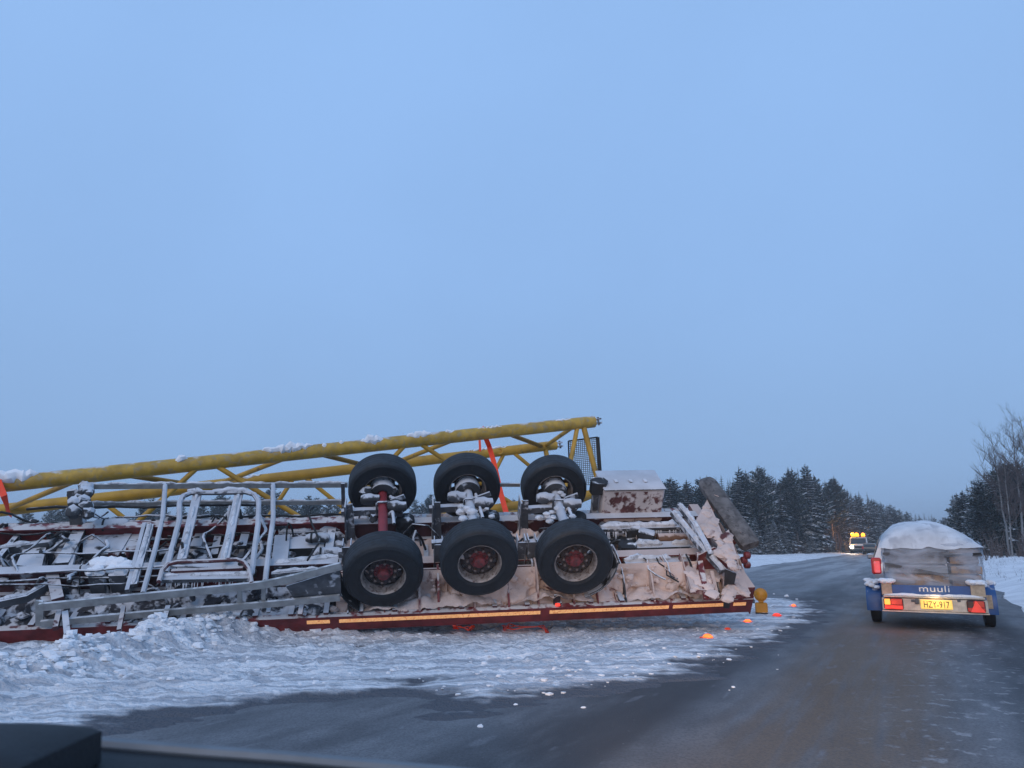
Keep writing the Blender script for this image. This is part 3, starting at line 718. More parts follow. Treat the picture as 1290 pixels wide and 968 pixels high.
# mudguards near wheels 1 and 3, gussets along the near edge
def mudguard(c, a0, a1, r, m, wd=.36):
    b = MB(); ringz = []
    for k in range(13):
        a = a0 + (a1 - a0) * k / 12
        ringz.append([(c.x + math.cos(a) * rr, c.y + y, c.z + math.sin(a) * rr) for rr, y in ((r, -wd / 2), (r + .012, -wd / 2), (r + .02, 0), (r + .012, wd / 2), (r, wd / 2), (r + .006, 0))])
    return part('mudguard', b.loft(ringz, True), m)
mudguard(AX[0][0] + Vector((0, .0, -.02)), math.radians(172), math.radians(238), .60, M['black'])
mudguard(AX[2][0] + Vector((0, .02, -.02)), math.radians(-72), math.radians(6), .60, M['steelwhite'], .34)
mudguard(AX[2][0] + Vector((.04, .0, -.02)), math.radians(-70), math.radians(0), .55, M['blackice'], .30)
gus = MB().prism([(0, VN + .06, WD + .01), (0, .42, WD + .01), (0, .42, WD + .30), (0, VN + .10, WD + .08)], (.012, 0, 0)).mesh('gusset', M['redtan'])
for k in range(14): link('gusset', gus, TR, (-1.75 + k * .42 + rt.uniform(-.05, .05), 0, 0))
for k in range(13):
    x0 = -1.8 + k * .44 + rt.uniform(-.1, .1); tk = rt.uniform(.012, .03); hh_ = rt.uniform(.38, .56)
    part('rib', MB().prism([(x0, VN + .03, WD + .03), (x0, VN + .05, WD + .12), (x0, .06, WD + hh_ * .75), (x0, .28, WD + hh_), (x0, .40, WD + hh_), (x0, .40, WD + .03)], (tk, 0, 0)), M[rt.choice(['redtan', 'redrail', 'blackice', 'redtan'])])
part('side_plate', MB().box(-1.9, 1.6, .30, .33, WD + .02, -.36), M['redtan'])
c = V(702, 762, VN + .05)
mk = part('marker_lamp', MB().bbox(c.x - .035, c.x + .035, VN, VN + .05, -.69, -.655, .01), M['emberred'])
part('lamp_bracket', MB().box(c.x - .05, c.x + .04, VN + .06, VN + .10, -.70, -.55), M['black'], mk)
# caked lumps of sandy snow along the near edge
g = MB()
for k in range(130):
    u0 = rt.uniform(-2.0, 3.9); t0 = rt.random(); g.lump((u0, VN + .07 + .36 * t0, WD + .05 + .40 * t0 ** 1.5), .015 + .05 * rt.random() ** 2, rt, (1.3, 1, .8), n=7, m=5, j=.6)
# the corner between rail and beam is plastered with drifted snow
for nm, ua, ub, m_ in (('sandy_snow_bank', -1.95, 3.95, 'crust_tan'), ('snow_bank', UX0 + .1, -1.98, 'crust')):
    ug, tg_ = np.meshgrid(np.arange(ua, ub, .03), np.linspace(0, 1, 26)); n1_ = fbm(ug * 1.6 + 3, tg_ * 1.5, 5); n2_ = fbm(ug * 5, tg_ * 3 + 8, 4)
    bulge = (n1_ - .5) * .50 + (n2_ - .5) * .16
    rib = -np.clip(fbm(ug * 2.6 + 20, tg_ * 2.2 + 4, 3) - .55, 0, 1) * .9
    k_ = 1 if m_ == 'crust_tan' else .55
    o = grid_obj(nm, ug, VN + .07 + .40 * tg_ - (bulge + rib) * .8 * np.sin(PI * np.clip(tg_ + .12, 0, 1)), WD + .02 + .44 * k_ * tg_ ** 1.4 + bulge * .5 * np.sin(PI * np.clip(tg_, 0, 1)), M[m_]); o.parent = TR; o['kind'] = 'stuff'

o = part('sandy_snow_lumps', g, M['crust_tan'], smooth=True); o['kind'] = 'stuff'
g = MB()
for k in range(150):
    u0 = rt.uniform(-7.6, -1.9); v0 = rt.choice((rt.uniform(VN + .05, .4), rt.uniform(.6, 1.4), rt.uniform(1.6, 2.2))); g.lump((u0, v0, WD + .05 + rt.random() ** 2 * .28), rt.uniform(.02, .10), rt, (1.3, 1, .8), n=7, m=5, j=.6)
o = part('snow_lumps', g, M['crust']); o['kind'] = 'stuff'

# --- rear end (right)
def prismw(name, pts, w0, dep, m, parent=TR): return part(name, MB().prism([W(px, py, w0) for px, py in pts], (0, 0, dep)), m, parent)
# big frosted box on the far side
a = V(757, 655, 1.62); b_ = V(833, 653, 1.62); top = V(795, 618, 1.62).z
bx = part('winch_box', MB().bbox(a.x, b_.x, 1.62, 2.22, a.z, top, .03), M['boxred'])
bl = MB().bbox(a.x - .01, b_.x + .01, 1.60, 2.24, top + .001, top + .035, .012); part('box_lid', bl, M['steelwhite'], bx)
part('snow_ridge', snowline(MB(), (a.x, 1.56, a.z + .03), (b_.x, 1.56, a.z + .03), .06, rt, .3, gaps=.02), M['crust_tan'], bx)
for k in range(3): part('lid_lug', MB().bbox(a.x + .22 + .25 * k, a.x + .28 + .25 * k, 1.8, 1.9, top + .035, top + .06, .01), M['steel'], bx)
# rubber buffers on stems
for px, py, v0, sz in ((754, 613, 1.80, .17), (790, 693, .75, .17)):
    c = V(px, py, v0); q = MB()
    q.loft([[(c.x + x * sz, c.y + y * sz, c.z + zz) for x, y in ((-.75, -.6), (.5, -.7), (.85, -.1), (.55, .6), (-.5, .65), (-.85, .1))] for zz in (-.10, -.04, .09, .11)])
    bf = part('rubber_buffer', q, M['black'])
    part('buffer_stem', MB().bar([(c.x - .04, c.y, c.z - .08), (c.x - .02, c.y + .02, WD + .15)], .09, .12, up=(0, 1, 0)), M['steelwhite'], bf)
# snow-laden ledges and rusty tube
for pts, a0, b0, m_, sn in (([(757, 667, -.42), (858, 664, -.42)], .12, .07, 'steelwhite', .06), ([(800, 689, -.48), (868, 687, -.48)], .16, .06, 'steelwhite', .06),
                            ([(786, 708, -.42), (868, 705, -.42)], .20, .05, 'steelwhite', .06), ([(762, 678, -.6), (800, 680, -.6)], .2, .1, 'black', 0)):
    wbar('rear_ledge', pts, a0, b0, M[m_], sn)
wtube('rusty_tube', [(828, 678, -.45), (864, 677, -.45)], .075, M['rust'], 14)
part('rear_plate', MB().prism([V(*p, .46) for p in ((784, 745), (870, 740), (868, 706), (788, 710))], (0, .02, 0)), M['redtan'])
part('rear_plate', MB().prism([V(*p, .10) for p in ((870, 762), (942, 756), (928, 706), (900, 690), (880, 700))], (0, .02, 0)), M['redtan'])
# two long folding-ramp arms
for pts, a0 in (([(848, 646, -.05), (879, 684, -.10), (911, 720, -.2)], .10), ([(856, 637, .02), (874, 660, .0), (896, 700, -.1)], .09), ([(864, 655, -.2), (900, 700, -.25)], .06)):
    wbar('ramp_arm', pts, a0, .07, M['redtan'] if a0 < .07 else M['steelwhite'], .035 if a0 > .07 else 0)
wbar('rear_post', [(880, 697, -.2), (890, 755, -.45)], .075, .05, M['redrail'])
wbar('rear_post', [(896, 720, -.3), (904, 755, -.5)], .05, .05, M['redtan'])
for pts, w0 in ((((872, 668), (890, 634), (900, 655), (911, 682), (893, 676)), -.12), (((901, 700), (906, 682), (917, 672), (927, 704), (924, 716)), -.1), (((862, 720), (885, 706), (905, 728), (898, 750), (870, 748)), -.45), (((905, 722), (926, 712), (944, 752), (915, 757)), -.5)):
    gs_ = prismw('ramp_gusset', pts, w0, .07, M['redtan'])
    g = MB(); cx_ = sum(p[0] for p in pts) / len(pts); cy_ = sum(p[1] for p in pts) / len(pts)
    for k in range(90):
        a_ = pts[rt.randrange(len(pts))]; f_ = rt.uniform(0, .95); g.lump(W(cx_ + (a_[0] - cx_) * f_, cy_ + (a_[1] - cy_) * f_, w0 + .07), .015 + .05 * rt.random() ** 1.5, rt, (1.5, 1.5, .55), n=8, m=5, j=.75)
    part('caked_snow', g, M['crust_tan'], gs_)['kind'] = 'stuff'
part('rear_crossbar', MB().box(UX1 - .16, UX1, VN + .02, 2.1, WD + .0, -.50), M['redtan'])
part('end_plate', MB().prism([(UX1, VN + .02, -.98), (UX1, 1.2, -.98), (UX1, 1.2, -.30), (UX1, .6, -.35), (UX1, VN + .02, -.66)], (.012, 0, 0)), M['redtan'])
# the loose under-run bumper board
c4 = [(880, 608), (895, 599), (957, 681), (937, 697)]
A = W(887, 604, .10); Bq = W(946, 688, -.22)
dv = (Bq - A); L0 = dv.length; q = MB(); zx = dv.normalized(); yv = zx.cross((TI.to_3x3() @ Vector((0, -1, .25))).normalized()).normalized(); xv = yv.cross(zx)
rings = []
for s in (0, .02, .06, .12, .5, .97, 1):
    k_ = {0: .45, .02: .74, .06: .92, 1: .9}.get(s, 1)
    rings.append([A + zx * (L0 * s) + yv * (y * k_) + xv * (x * k_) for y, x in ((-.15, -.05), (-.115, -.075), (.115, -.075), (.15, -.05), (.15, .05), (.115, .075), (-.115, .075), (-.15, .05))])
bp = part('bumper_board', q.loft(rings), M['plank'])
part('bumper_bracket', MB().bar([A.lerp(Bq, .3) + xv * .05, A.lerp(Bq, .45) + Vector((-.25, .0, -.4))], .08, .08), M['redtan'], bp)
part('bumper_bracket', MB().bar([A.lerp(Bq, .85) + xv * .05, A.lerp(Bq, .75) + Vector((-.15, .0, -.4))], .08, .08), M['redtan'], bp)
part('mudflap', MB().prism([V(*p, VN - .01) for p in ((913, 716), (927, 722), (918, 766), (911, 765))], (0, -.02, 0)), M['blackice'])
for px, py in ((938, 700), (938, 712), (934, 706)):
    c = V(px, py, .35)
    part('tail_lamp', MB().lathe([(0, -.01), (.05, 0), (.055, .02), (.055, .07), (.03, .09), (0, .09)], 16, axis=0, c=c), M['redrail'])
for k in range(9):
    x0 = rt.uniform(790, 900); P = [W(x0 + i * 5 * rt.uniform(.5, 1.5), 700 + 8 * i + rt.uniform(-3, 3), -.3 - .05 * i) for i in range(5)]
    part('lashing_cable', MB().tube(P, .012, 6), M[rt.choice(['black', 'steel', 'redtan'])])

# ------------------------------------------------------------------ yellow lattice boom the trailer carried
c1a, c1b = at(-40, 615, 11.6), at(748, 531.5, 16.0)
c2a, c2b = at(-40, 648, 13.3), at(700, 561, 17.8)
def ext(a, b, t): return a.lerp(b, t)
drop = (c1b - c1a).normalized().cross((c2a - c1a).normalized()).normalized() * 1.55
if drop.z > 0: drop = -drop
BO = thing('crane_boom', 'yellow lattice crane boom section lying tilted up behind the overturned trailer', 'crane boom', loc=(c1a.lerp(c1b, .5).x, c1a.lerp(c1b, .5).y, 0))
OB = BO.location
def bp_(n, mb, m, parent=None): return mb.obj(n, m, parent or BO)
def loc(p): return Vector(p) - OB
C = {'1': (loc(c1a), loc(c1b)), '2': (loc(c2a), loc(c2b)), '3': (loc(c1a + drop), loc(c1b + drop)), '4': (loc(c2a + drop), loc(c2b + drop))}
for k, (a, b_) in C.items():
    r = {'1': .128, '2': .112}.get(k, .09)
    ch = bp_('chord', MB().tube([a, b_], r, 20), M['yellowgrime' if k == '1' else 'yellow'])
    d = (b_ - a).normalized()
    lg = MB(); sdv = d.cross(Vector((0, 0, 1))).normalized(); up_ = sdv.cross(d)
    for s in (-1, 1): lg.bar([b_ - d * .05 + up_ * (.045 * s), b_ + d * .17 + up_ * (.045 * s)], .12, .035, up=up_)
    lg.tube([b_ + d * .12 - up_ * .09, b_ + d * .12 + up_ * .09], .025, 8)
    bp_('end_lug', lg, M['steelwhite'], ch)
def pt(k, px):   # point of a chord seen at column px
    a, b_ = C[k]; best = min(range(401), key=lambda i: abs(colpx(a.lerp(b_, i / 400) + OB) - px)); return a.lerp(b_, best / 400)
def colpx(p):
    d = p - CAM; return 645 + FPX * d.x / (d.y * math.cos(PITCH) + d.z * math.sin(PITCH))
def brace(a, b_, r=.048): bp_('lacing_tube', MB().tube([a, b_], r, 12), M['yellow'])
zz = [('2', 8), ('1', 112), ('1', 140), ('2', 255), ('2', 272), ('1', 375), ('1', 392), ('2', 468), ('2', 492), ('1', 585), ('1', 632), ('2', 683), ('2', 686), ('1', 728)]
for q in range(0, len(zz), 2): brace(pt(*zz[q]), pt(*zz[q + 1]))
brace(pt('1', 140), pt('2', 255)); brace(pt('1', 392), pt('2', 468)); brace(pt('1', 632), pt('2', 683))
def on(k, f): a, b_ = C[k]; return a.lerp(b_, f)
def frac(k, px): a, b_ = C[k]; return (pt(k, px) - a).length / (b_ - a).length
for px in (258, 518):                                      # V braces down the near face and the far face
    f = frac('1', px)
    brace(on('1', f - .004), on('3', f - .17), .045); brace(on('1', f + .008), on('3', f + .17), .045)
for px in (376, 640, 120):
    f = frac('2', px)
    brace(on('2', f - .006), on('4', f - .11), .045); brace(on('2', f + .006), on('4', f + .13), .045)
brace(on('1', .975), on('3', .98), .06); brace(on('1', .965), on('3', .90), .05); brace(on('2', .975), on('4', .975), .06); brace(on('3', .975), on('4', .975), .055)
for f in (.05, .35, .65): brace(on('3', f), on('4', f + .12), .045); brace(on('3', f + .26), on('4', f + .14), .045)
# snow lying on the top chord
def boom_snow(k, px0, px1, r):
    a, b_ = pt(k, px0), pt(k, px1); n = max(4, int((b_ - a).length / .05)); P, rr = [], []
    for i in range(n + 1):
        s = math.sin(PI * i / n) ** .5; P.append(a.lerp(b_, i / n) + Vector((0, -.07, .09 + .03 * rt.uniform(-1, 1)))); rr.append(max(.01, r * s * rt.uniform(.75, 1.2)))
    bp_('snow_patch', MB().tube(P, rr, 9, jit=.3, rnd=rt), M['snow'])
for a in ((-40, 50, .11), (220, 238, .075), (330, 396, .095), (405, 412, .05), (428, 434, .04), (455, 486, .085), (512, 545, .075), (560, 572, .04), (600, 640, .03), (690, 720, .03)): boom_snow('1', *a)
for a in ((300, 330, .035), (590, 640, .03)): boom_snow('2', *a)
# mesh guard at the boom end
g0 = at(716, 556, 16.2); g1 = at(753, 551, 16.2); g2 = at(757, 610, 16.2); g3 = at(718, 612, 16.2)
gb = MB(); n1, n2 = 15, 24
for i in range(n1 + 1): gb.bar([loc(g0.lerp(g1, i / n1)), loc(g3.lerp(g2, i / n1))], .012, .012, up=(0, 1, 0))
for j in range(n2 + 1): gb.bar([loc(g0.lerp(g3, j / n2)) + Vector((0, .007, 0)), loc(g1.lerp(g2, j / n2)) + Vector((0, .007, 0))], .012, .012, up=(0, 1, 0))
gp = bp_('mesh_guard', gb, M['grate'])
bp_('guard_frame', MB().bar([loc(g1), loc(g2)], .07, .05, up=(0, 1, 0)).bar([loc(g0), loc(g1)], .03, .03, up=(0, 1, 0)).bar([loc(g0), loc(g3)], .03, .03, up=(0, 1, 0)), M['black'], gp)
bp_('lifting_lug', MB().lathe([(.05, -.02), (.075, -.02), (.075, .02), (.05, .02), (.05, -.02)], 16, axis=1, c=pt('2', 630) + Vector((0, -.11, 0))), M['yellow'])

# ------------------------------------------------------------------ lashing straps
def strap(name, pts, wd, label, m=M['strap'], up=(0, 1, 0)):
    o0 = Vector((pts[0].x, pts[0].y, 0)); b = MB().bar([p - o0 for p in pts], wd, .008, up=up)
    o = b.obj(name, m); o.location = o0; return tag(o, label, 'strap')
cc = pt('1', 608) + OB
strap('lashing_strap', [cc + Vector((-.03, .14, -.10)), cc + Vector((-.03, .12, .06)), cc + Vector((-.02, .0, .115)), cc + Vector((0, -.11, .04)), at(616, 562, 15.3), at(622, 582, 15.0), at(631, 622, 14.4), at(640, 655, 13.9)], .10, 'orange lashing strap looped over the yellow boom, hanging down behind the middle wheels')
strap('lashing_strap', [at(604, 551, 15.9), at(605, 569, 15.8)], .05, 'short loose orange strap end hanging under the boom above the middle wheels')
cc = pt('1', 3) + OB
strap('lashing_strap', [cc + Vector((-.02, .14, -.08)), cc + Vector((-.02, .02, .125)), cc + Vector((0, -.12, .05)), at(5, 625, 11.4), at(9, 640, 11.7), at(12, 650, 11.9)], .10, 'orange lashing strap round the boom at the left edge of the picture')
rs = random.Random(2)
def heap(px0, px1, py, amp, label):
    P = []
    for i in range(16):
        p = ground(px0 + (px1 - px0) * (.5 - .5 * math.cos(i / 15 * PI * 2.4)), py + rs.uniform(-3, 2)); z = snow_z(p.x, p.y) + .03 + amp * rs.random(); P.append(Vector((p.x, p.y, z)))
    strap('strap_tail', P, .05, label, up=(0, 0, 1))
heap(572, 596, 803, .10, 'orange strap crumpled in a heap on the snow under the first lower wheel')
heap(634, 690, 800, .045, 'orange strap lying flat along the snow under the second lower wheel')

# ------------------------------------------------------------------ amber warning lamp and glowing lens pieces
p = ground(960, 778); WL = thing('warning_lamp', 'amber round-headed road warning lamp standing in the snow at the trailer rear', 'warning lamp', loc=(p.x, p.y, snow_z(p.x, p.y)), rz=-.25)
wl = MB().bbox(-.105, .105, -.06, .06, .0, .185, .018); wl.obj('battery_case', M['amberbox'], WL)
MB().bbox(-.108, .108, -.063, .063, -.01, .022, .008).obj('case_foot', M['black'], WL)
MB().bbox(-.045, .045, -.035, .035, .185, .225, .01).obj('lamp_neck', M['amberbox'], WL)
hd = MB().lathe([(0, -.075), (.04, -.072), (.08, -.055), (.10, -.025), (.108, -.012), (.108, .012), (.10, .025), (.08, .055), (.04, .072), (0, .075)], 32, axis=1, c=(0, 0, .318)).obj('lens', M['amber'], WL)
MB().lathe([(.104, -.014), (.116, -.014), (.116, .014), (.104, .014), (.104, -.014)], 32, axis=1, c=(0, 0, .318)).obj('lens_rim', M['amberbox'], hd)
MB().bbox(-.145, -.106, -.03, .03, .17, .24, .008).obj('bracket', M['grate'], WL)
for px, py, m_, s, lab in ((892, 808, 'ember', .055, 'bright orange glowing lamp on the snow nearest the camera'), (917, 797, 'emberdim', .04, 'dim red lens piece on the snow left of the amber warning lamp'),
                           (942, 787, 'ember', .045, 'orange glowing lamp on the snow below the amber warning lamp'), (979, 780, 'emberred', .05, 'red glowing piece on the snow right of the amber warning lamp'),
                           (1000, 767, 'ember', .04, 'orange glowing lamp farthest out by the asphalt edge')):
    p = ground(px, py); q = MB().lathe([(0, .9), (.5, .8), (.9, .45), (1.05, .1), (1.0, -.1), (0, -.1)], 14, axis=2)
    o = thing('broken_lamp', lab, 'lamp piece', loc=(p.x, p.y, snow_z(p.x, p.y) + .012), rz=rs.uniform(0, 3), group='glowing lamp pieces on the snow')
    l0 = q.obj('lens', M[m_], o); l0.scale = (s * 1.35, s, s * .9)
    MB().lathe([(0, -.05), (1.12, -.05), (1.12, .12), (1.0, .12), (1.0, .0)], 14, axis=2).obj('lamp_base', M['black'], o).scale = (s * 1.3, s * .95, s * .4)
    g = MB()
    for k in range(4): a = rs.uniform(0, 6.3); g.lump((math.cos(a) * s * 1.8, math.sin(a) * s * 1.6, 0), s * rs.uniform(.15, .35), rs, (1.6, 1, .5), n=6, m=4)
    g.obj('shard', M['emberdim'], o)
# ------------------------------------------------------------------ the loaded trailer ahead
M['blue'] = mat('blue_panel', (.012, .075, .24), .4, var=.15, snow=.10, snowcol=(.6, .62, .66))
M['beige'] = mat('plywood_post', (.42, .33, .23), .7, var=.2, scale=20)
M['lightbar'] = mat('galvanised_lamp_bar', (.52, .47, .40), .5, .3, var=.2, scale=12)
M['card'] = mat('brown_board', (.40, .235, .12), .8, var=.2, scale=6, col2=(.22, .14, .09), c2=(.52, .66))
M['card2'] = mat('grey_board', (.24, .22, .21), .8, var=.2, scale=7)
M['lampred'] = mat('red_lamp_lens', (.45, .015, .012), .25, var=.2, emit=((1, .03, .02), .08))
M['lamplit'] = mat('lit_red_lamp', (.7, .04, .03), .3, var=.35, scale=14, emit=((1, .05, .035), .34))
M['carlamp'] = mat('red_car_lamp', (.6, .06, .07), .3, var=.5, scale=9, emit=((1, .12, .13), .55), col2=(.35, .2, .22), c2=(.5, .6))
M['lampamber'] = mat('lit_amber_lamp', (.9, .4, .05), .3, var=.1, emit=((1, .36, .05), 1.2))
M['lampdark'] = mat('dark_lamp_body', (.05, .02, .02), .35, var=.2)
M['plate'] = mat('lit_number_plate', (.85, .62, .16), .45, var=.08, emit=((1, .60, .10), .50))  # plate lamp's yellow glow put into the plate as emission
M['ink'] = mat('plate_ink', (.03, .025, .02), .6, var=.1)
M['white'] = mat('white_lettering', (.60, .61, .63), .6, var=.15, scale=20)
M['tow'] = mat('silver_car_paint', (.34, .33, .35), .35, .5, var=.1, coat=.6, snow=.12)
M['darkcar'] = mat('black_car_paint', (.015, .02, .024), .3, .2, var=.1, coat=.6)
M['glass'] = mat('dark_car_glass', (.03, .04, .05), .08, var=.05, spec=.7)
def wrapmat():
    m = bpy.data.materials.new('stretch_wrap'); m.use_nodes = True; t = m.node_tree; t.nodes.clear(); n = t.nodes.new; l = t.links.new
    o = n('ShaderNodeOutputMaterial'); b = n('ShaderNodeBsdfPrincipled'); tr = n('ShaderNodeBsdfTransparent'); mxs = n('ShaderNodeMixShader')
    tcn = n('ShaderNodeTexCoord'); mp = n('ShaderNodeMapping'); mp.inputs['Scale'].default_value = (1.2, 1.2, 3.5); l(tcn.outputs['Object'], mp.inputs[0])
    q = n('ShaderNodeTexNoise'); q.inputs['Scale'].default_value = 1.7; q.inputs['Detail'].default_value = 5; q.inputs['Distortion'].default_value = .8; l(mp.outputs[0], q.inputs['Vector'])
    r = n('ShaderNodeMapRange'); r.inputs['From Min'].default_value = .36; r.inputs['From Max'].default_value = .66; r.inputs['To Min'].default_value = .12; r.inputs['To Max'].default_value = .78; l(q.outputs['Fac'], r.inputs['Value'])
    b.inputs['Base Color'].default_value = (.44, .49, .57, 1); b.inputs['Roughness'].default_value = .35
    bp = n('ShaderNodeBump'); bp.inputs['Strength'].default_value = .7; bp.inputs['Distance'].default_value = .02; l(q.outputs['Fac'], bp.inputs['Height']); l(bp.outputs[0], b.inputs['Normal'])
    l(r.outputs[0], mxs.inputs[0]); l(tr.outputs[0], mxs.inputs[1]); l(b.outputs[0], mxs.inputs[2]); l(mxs.outputs[0], o.inputs[0]); return m
M['wrap'] = wrapmat()
THD = math.radians(28.5)
gl, gr = ground(1097, 783), ground(1253, 790.5)
fw = Vector((math.sin(THD), math.cos(THD), 0))
tail = (gl + gr) / 2 - fw * 1.15
TFM = frame(tail, -THD); TFI = TFM.inverted()
def X(px, py, y=0.0): return hit(TFI, px, py, 1, y)
TL = thing('utility_trailer', 'small blue and galvanised car trailer with lit tail lamps and yellow number plate', 'trailer', mat=TFM)
def tp(n, mb, m, parent=None, **k): return mb.obj(n, m, parent or TL, **k)
pl, pr = X(1112, 760), X(1244, 762)
xl, xr = pl.x, pr.x
zbot, zbar = X(1178, 770.5).z, X(1178, 754).z
ztg0, ztg1 = X(1178, 751).z, X(1178, 738).z
LEN = 2.5
tp('bed_floor', MB().box(xl + .03, xr - .03, .02, LEN, ztg0 - .10, ztg0 - .05), M['beige'])
for x0 in (xl, xr - .03): tp('side_panel', MB().box(x0, x0 + .03, .05, LEN, ztg0 - .14, ztg1 + .04), M['blue'])
tp('front_panel', MB().box(xl + .03, xr - .03, LEN - .03, LEN, ztg0 - .05, ztg1 + .04), M['blue'])
tg = tp('tailgate', MB().box(xl + .15, xr - .19, .0, .03, ztg0, ztg1), M['blue'])
tp('tailgate_lip', MB().bbox(xl + .02, xr - .02, -.07, .03, ztg0 - .035, ztg0 - .004, .008), M['lightbar'], tg)
g = MB(); rl = random.Random(4)
for a, b_, r in ((xl + .03, xl + .62, .028), (xl + .5, xr - .5, .022), (xr - .62, xr - .04, .030)):
    P = [Vector((a + (b_ - a) * i / 12, -.03, ztg0 + .004)) for i in range(13)]; g.tube(P, [max(.004, r * math.sin(PI * (i + .3) / 12.6) * rl.uniform(.8, 1.2)) for i in range(13)], 8, jit=.3, rnd=rl)
tp('lip_snow', g, M['snow'], tg)['kind'] = 'stuff'
for x0, x1 in ((xl + .005, xl + .148), (xr - .188, xr - .005)):
    ps_ = tp('corner_post', MB().bbox(x0, x1, -.03, .06, ztg0 - .003, X(1178, 735).z, .008), M['beige'])
    g = MB(); zc = X(1178, 734).z
    for k in range(6): g.lump((rl.uniform(x0, x1), rl.uniform(-.04, .08), zc + .01), rl.uniform(.045, .07), rl, (1.2, 1.1, .65), n=9, m=6, j=.3)
    g.bbox(x0 - .015, x1 + .015, -.06, .08, zc - .02, zc + .006, .008); tp('snow_cap', g, M['snow'], ps_)['kind'] = 'stuff'
tp('lamp_bar', MB().bbox(xl - .005, xr + .005, -.05, .02, zbot, ztg0 - .04, .01), M['lightbar'])
tp('bumper_edge', MB().box(xl - .01, xr + .01, -.065, .03, zbot - .018, zbot - .001), M['lightbar'])
for px0, px1, lit in ((1113.5, 1138, True), (1217.5, 1241, False)):
    a, b_ = X(px0, 760, -.055), X(px1, 760, -.055); zc = (zbot + zbar) / 2; hz = .085
    rl_ = tp('tail_lamp', MB().bbox(a.x, b_.x, -.085, -.051, zc - hz, zc + hz, .02), M['lampdark'])
    w_ = b_.x - a.x
    tp('lamp_lens', MB().bbox(a.x + .008, b_.x - .008, -.096, -.086, zc - hz + .008, zc - .02, .006), M['lamplit' if lit else 'lampred'], rl_)
    tp('lamp_lens', MB().bbox(a.x + w_ * .38, b_.x - .012, -.097, -.086, zc - .012, zc + hz - .008, .006), M['lampred'], rl_)
    if lit: tp('indicator_lens', MB().bbox(a.x + .012, a.x + w_ * .34, -.099, -.086, zc - .012, zc + hz - .012, .006), M['lampamber'], rl_)
    else:
        cx = a.x + w_ * .55; tp('triangle_reflector', MB().prism([(cx - .085, -.108, zc - .08), (cx + .095, -.108, zc - .08), (cx - .01, -.108, zc + .085)], (0, .012, 0)), M['lamplit'], rl_)
def text(body, size, m, parent, loc_, name, ext_=.002, sx=1.0):
    c = bpy.data.curves.new(name, 'FONT'); c.body = body; c.size = size; c.extrude = ext_; c.align_x = 'CENTER'; c.align_y = 'CENTER'; c.space_character = 1.05
    o = bpy.data.objects.new(name, c); COL.objects.link(o); c.materials.append(m); bpy.context.view_layer.update()
    me = bpy.data.meshes.new_from_object(o.evaluated_get(bpy.context.evaluated_depsgraph_get())); bpy.data.objects.remove(o); bpy.data.curves.remove(c)
    if not me.materials: me.materials.append(m)
    o = link(name, me, parent, loc_); o.rotation_euler = (PI / 2, 0, 0); o.scale = (sx, 1, 1); return o
a, b_ = X(1159.5, 761, -.055), X(1200, 762, -.055); zc = X(1180, 762, -.055).z; pcx = (a.x + b_.x) / 2; phw = (b_.x - a.x) / 2
npl = tp('number_plate', MB().bbox(a.x, b_.x, -.068, -.052, zc - .068, zc + .068, .008), M['plate'])
text('HZY-917', .135, M['ink'], npl, (pcx, -.070, zc - .004), 'plate_text', .0015, sx=phw * 1.82 / .60)
tp('plate_lamp', MB().bbox(a.x - .07, a.x - .015, -.085, -.051, zc + .0, zc + .075, .008), M['grate'])
for px in (1150, 1208): c = X(px, 757, -.055); tp('bar_bolt', MB().bbox(c.x - .022, c.x + .022, -.062, -.051, c.z - .02, c.z + .02, .004), M['grate'])
tx = X(1177, 744.5, -.002); text('muuli', .135, M['white'], tg, (tx.x, -.003, (ztg0 + ztg1) / 2 + .025), 'maker_lettering', .004, sx=1.35)
def lamp_pt(name, loc_, e, col, r=.03):
    ld = bpy.data.lights.new(name, 'POINT'); ld.energy = e; ld.color = col; ld.shadow_soft_size = r; o = bpy.data.objects.new(name, ld); COL.objects.link(o); o.parent = TL; o.location = loc_
lamp_pt('plate_light', (pcx, -.20, zc + .10), 1.6, (1, .66, .30), .03)
lamp_pt('tail_light', (X(1124, 760).x, -.30, (zbot + zbar) / 2), 1.0, (1, .10, .05), .05)
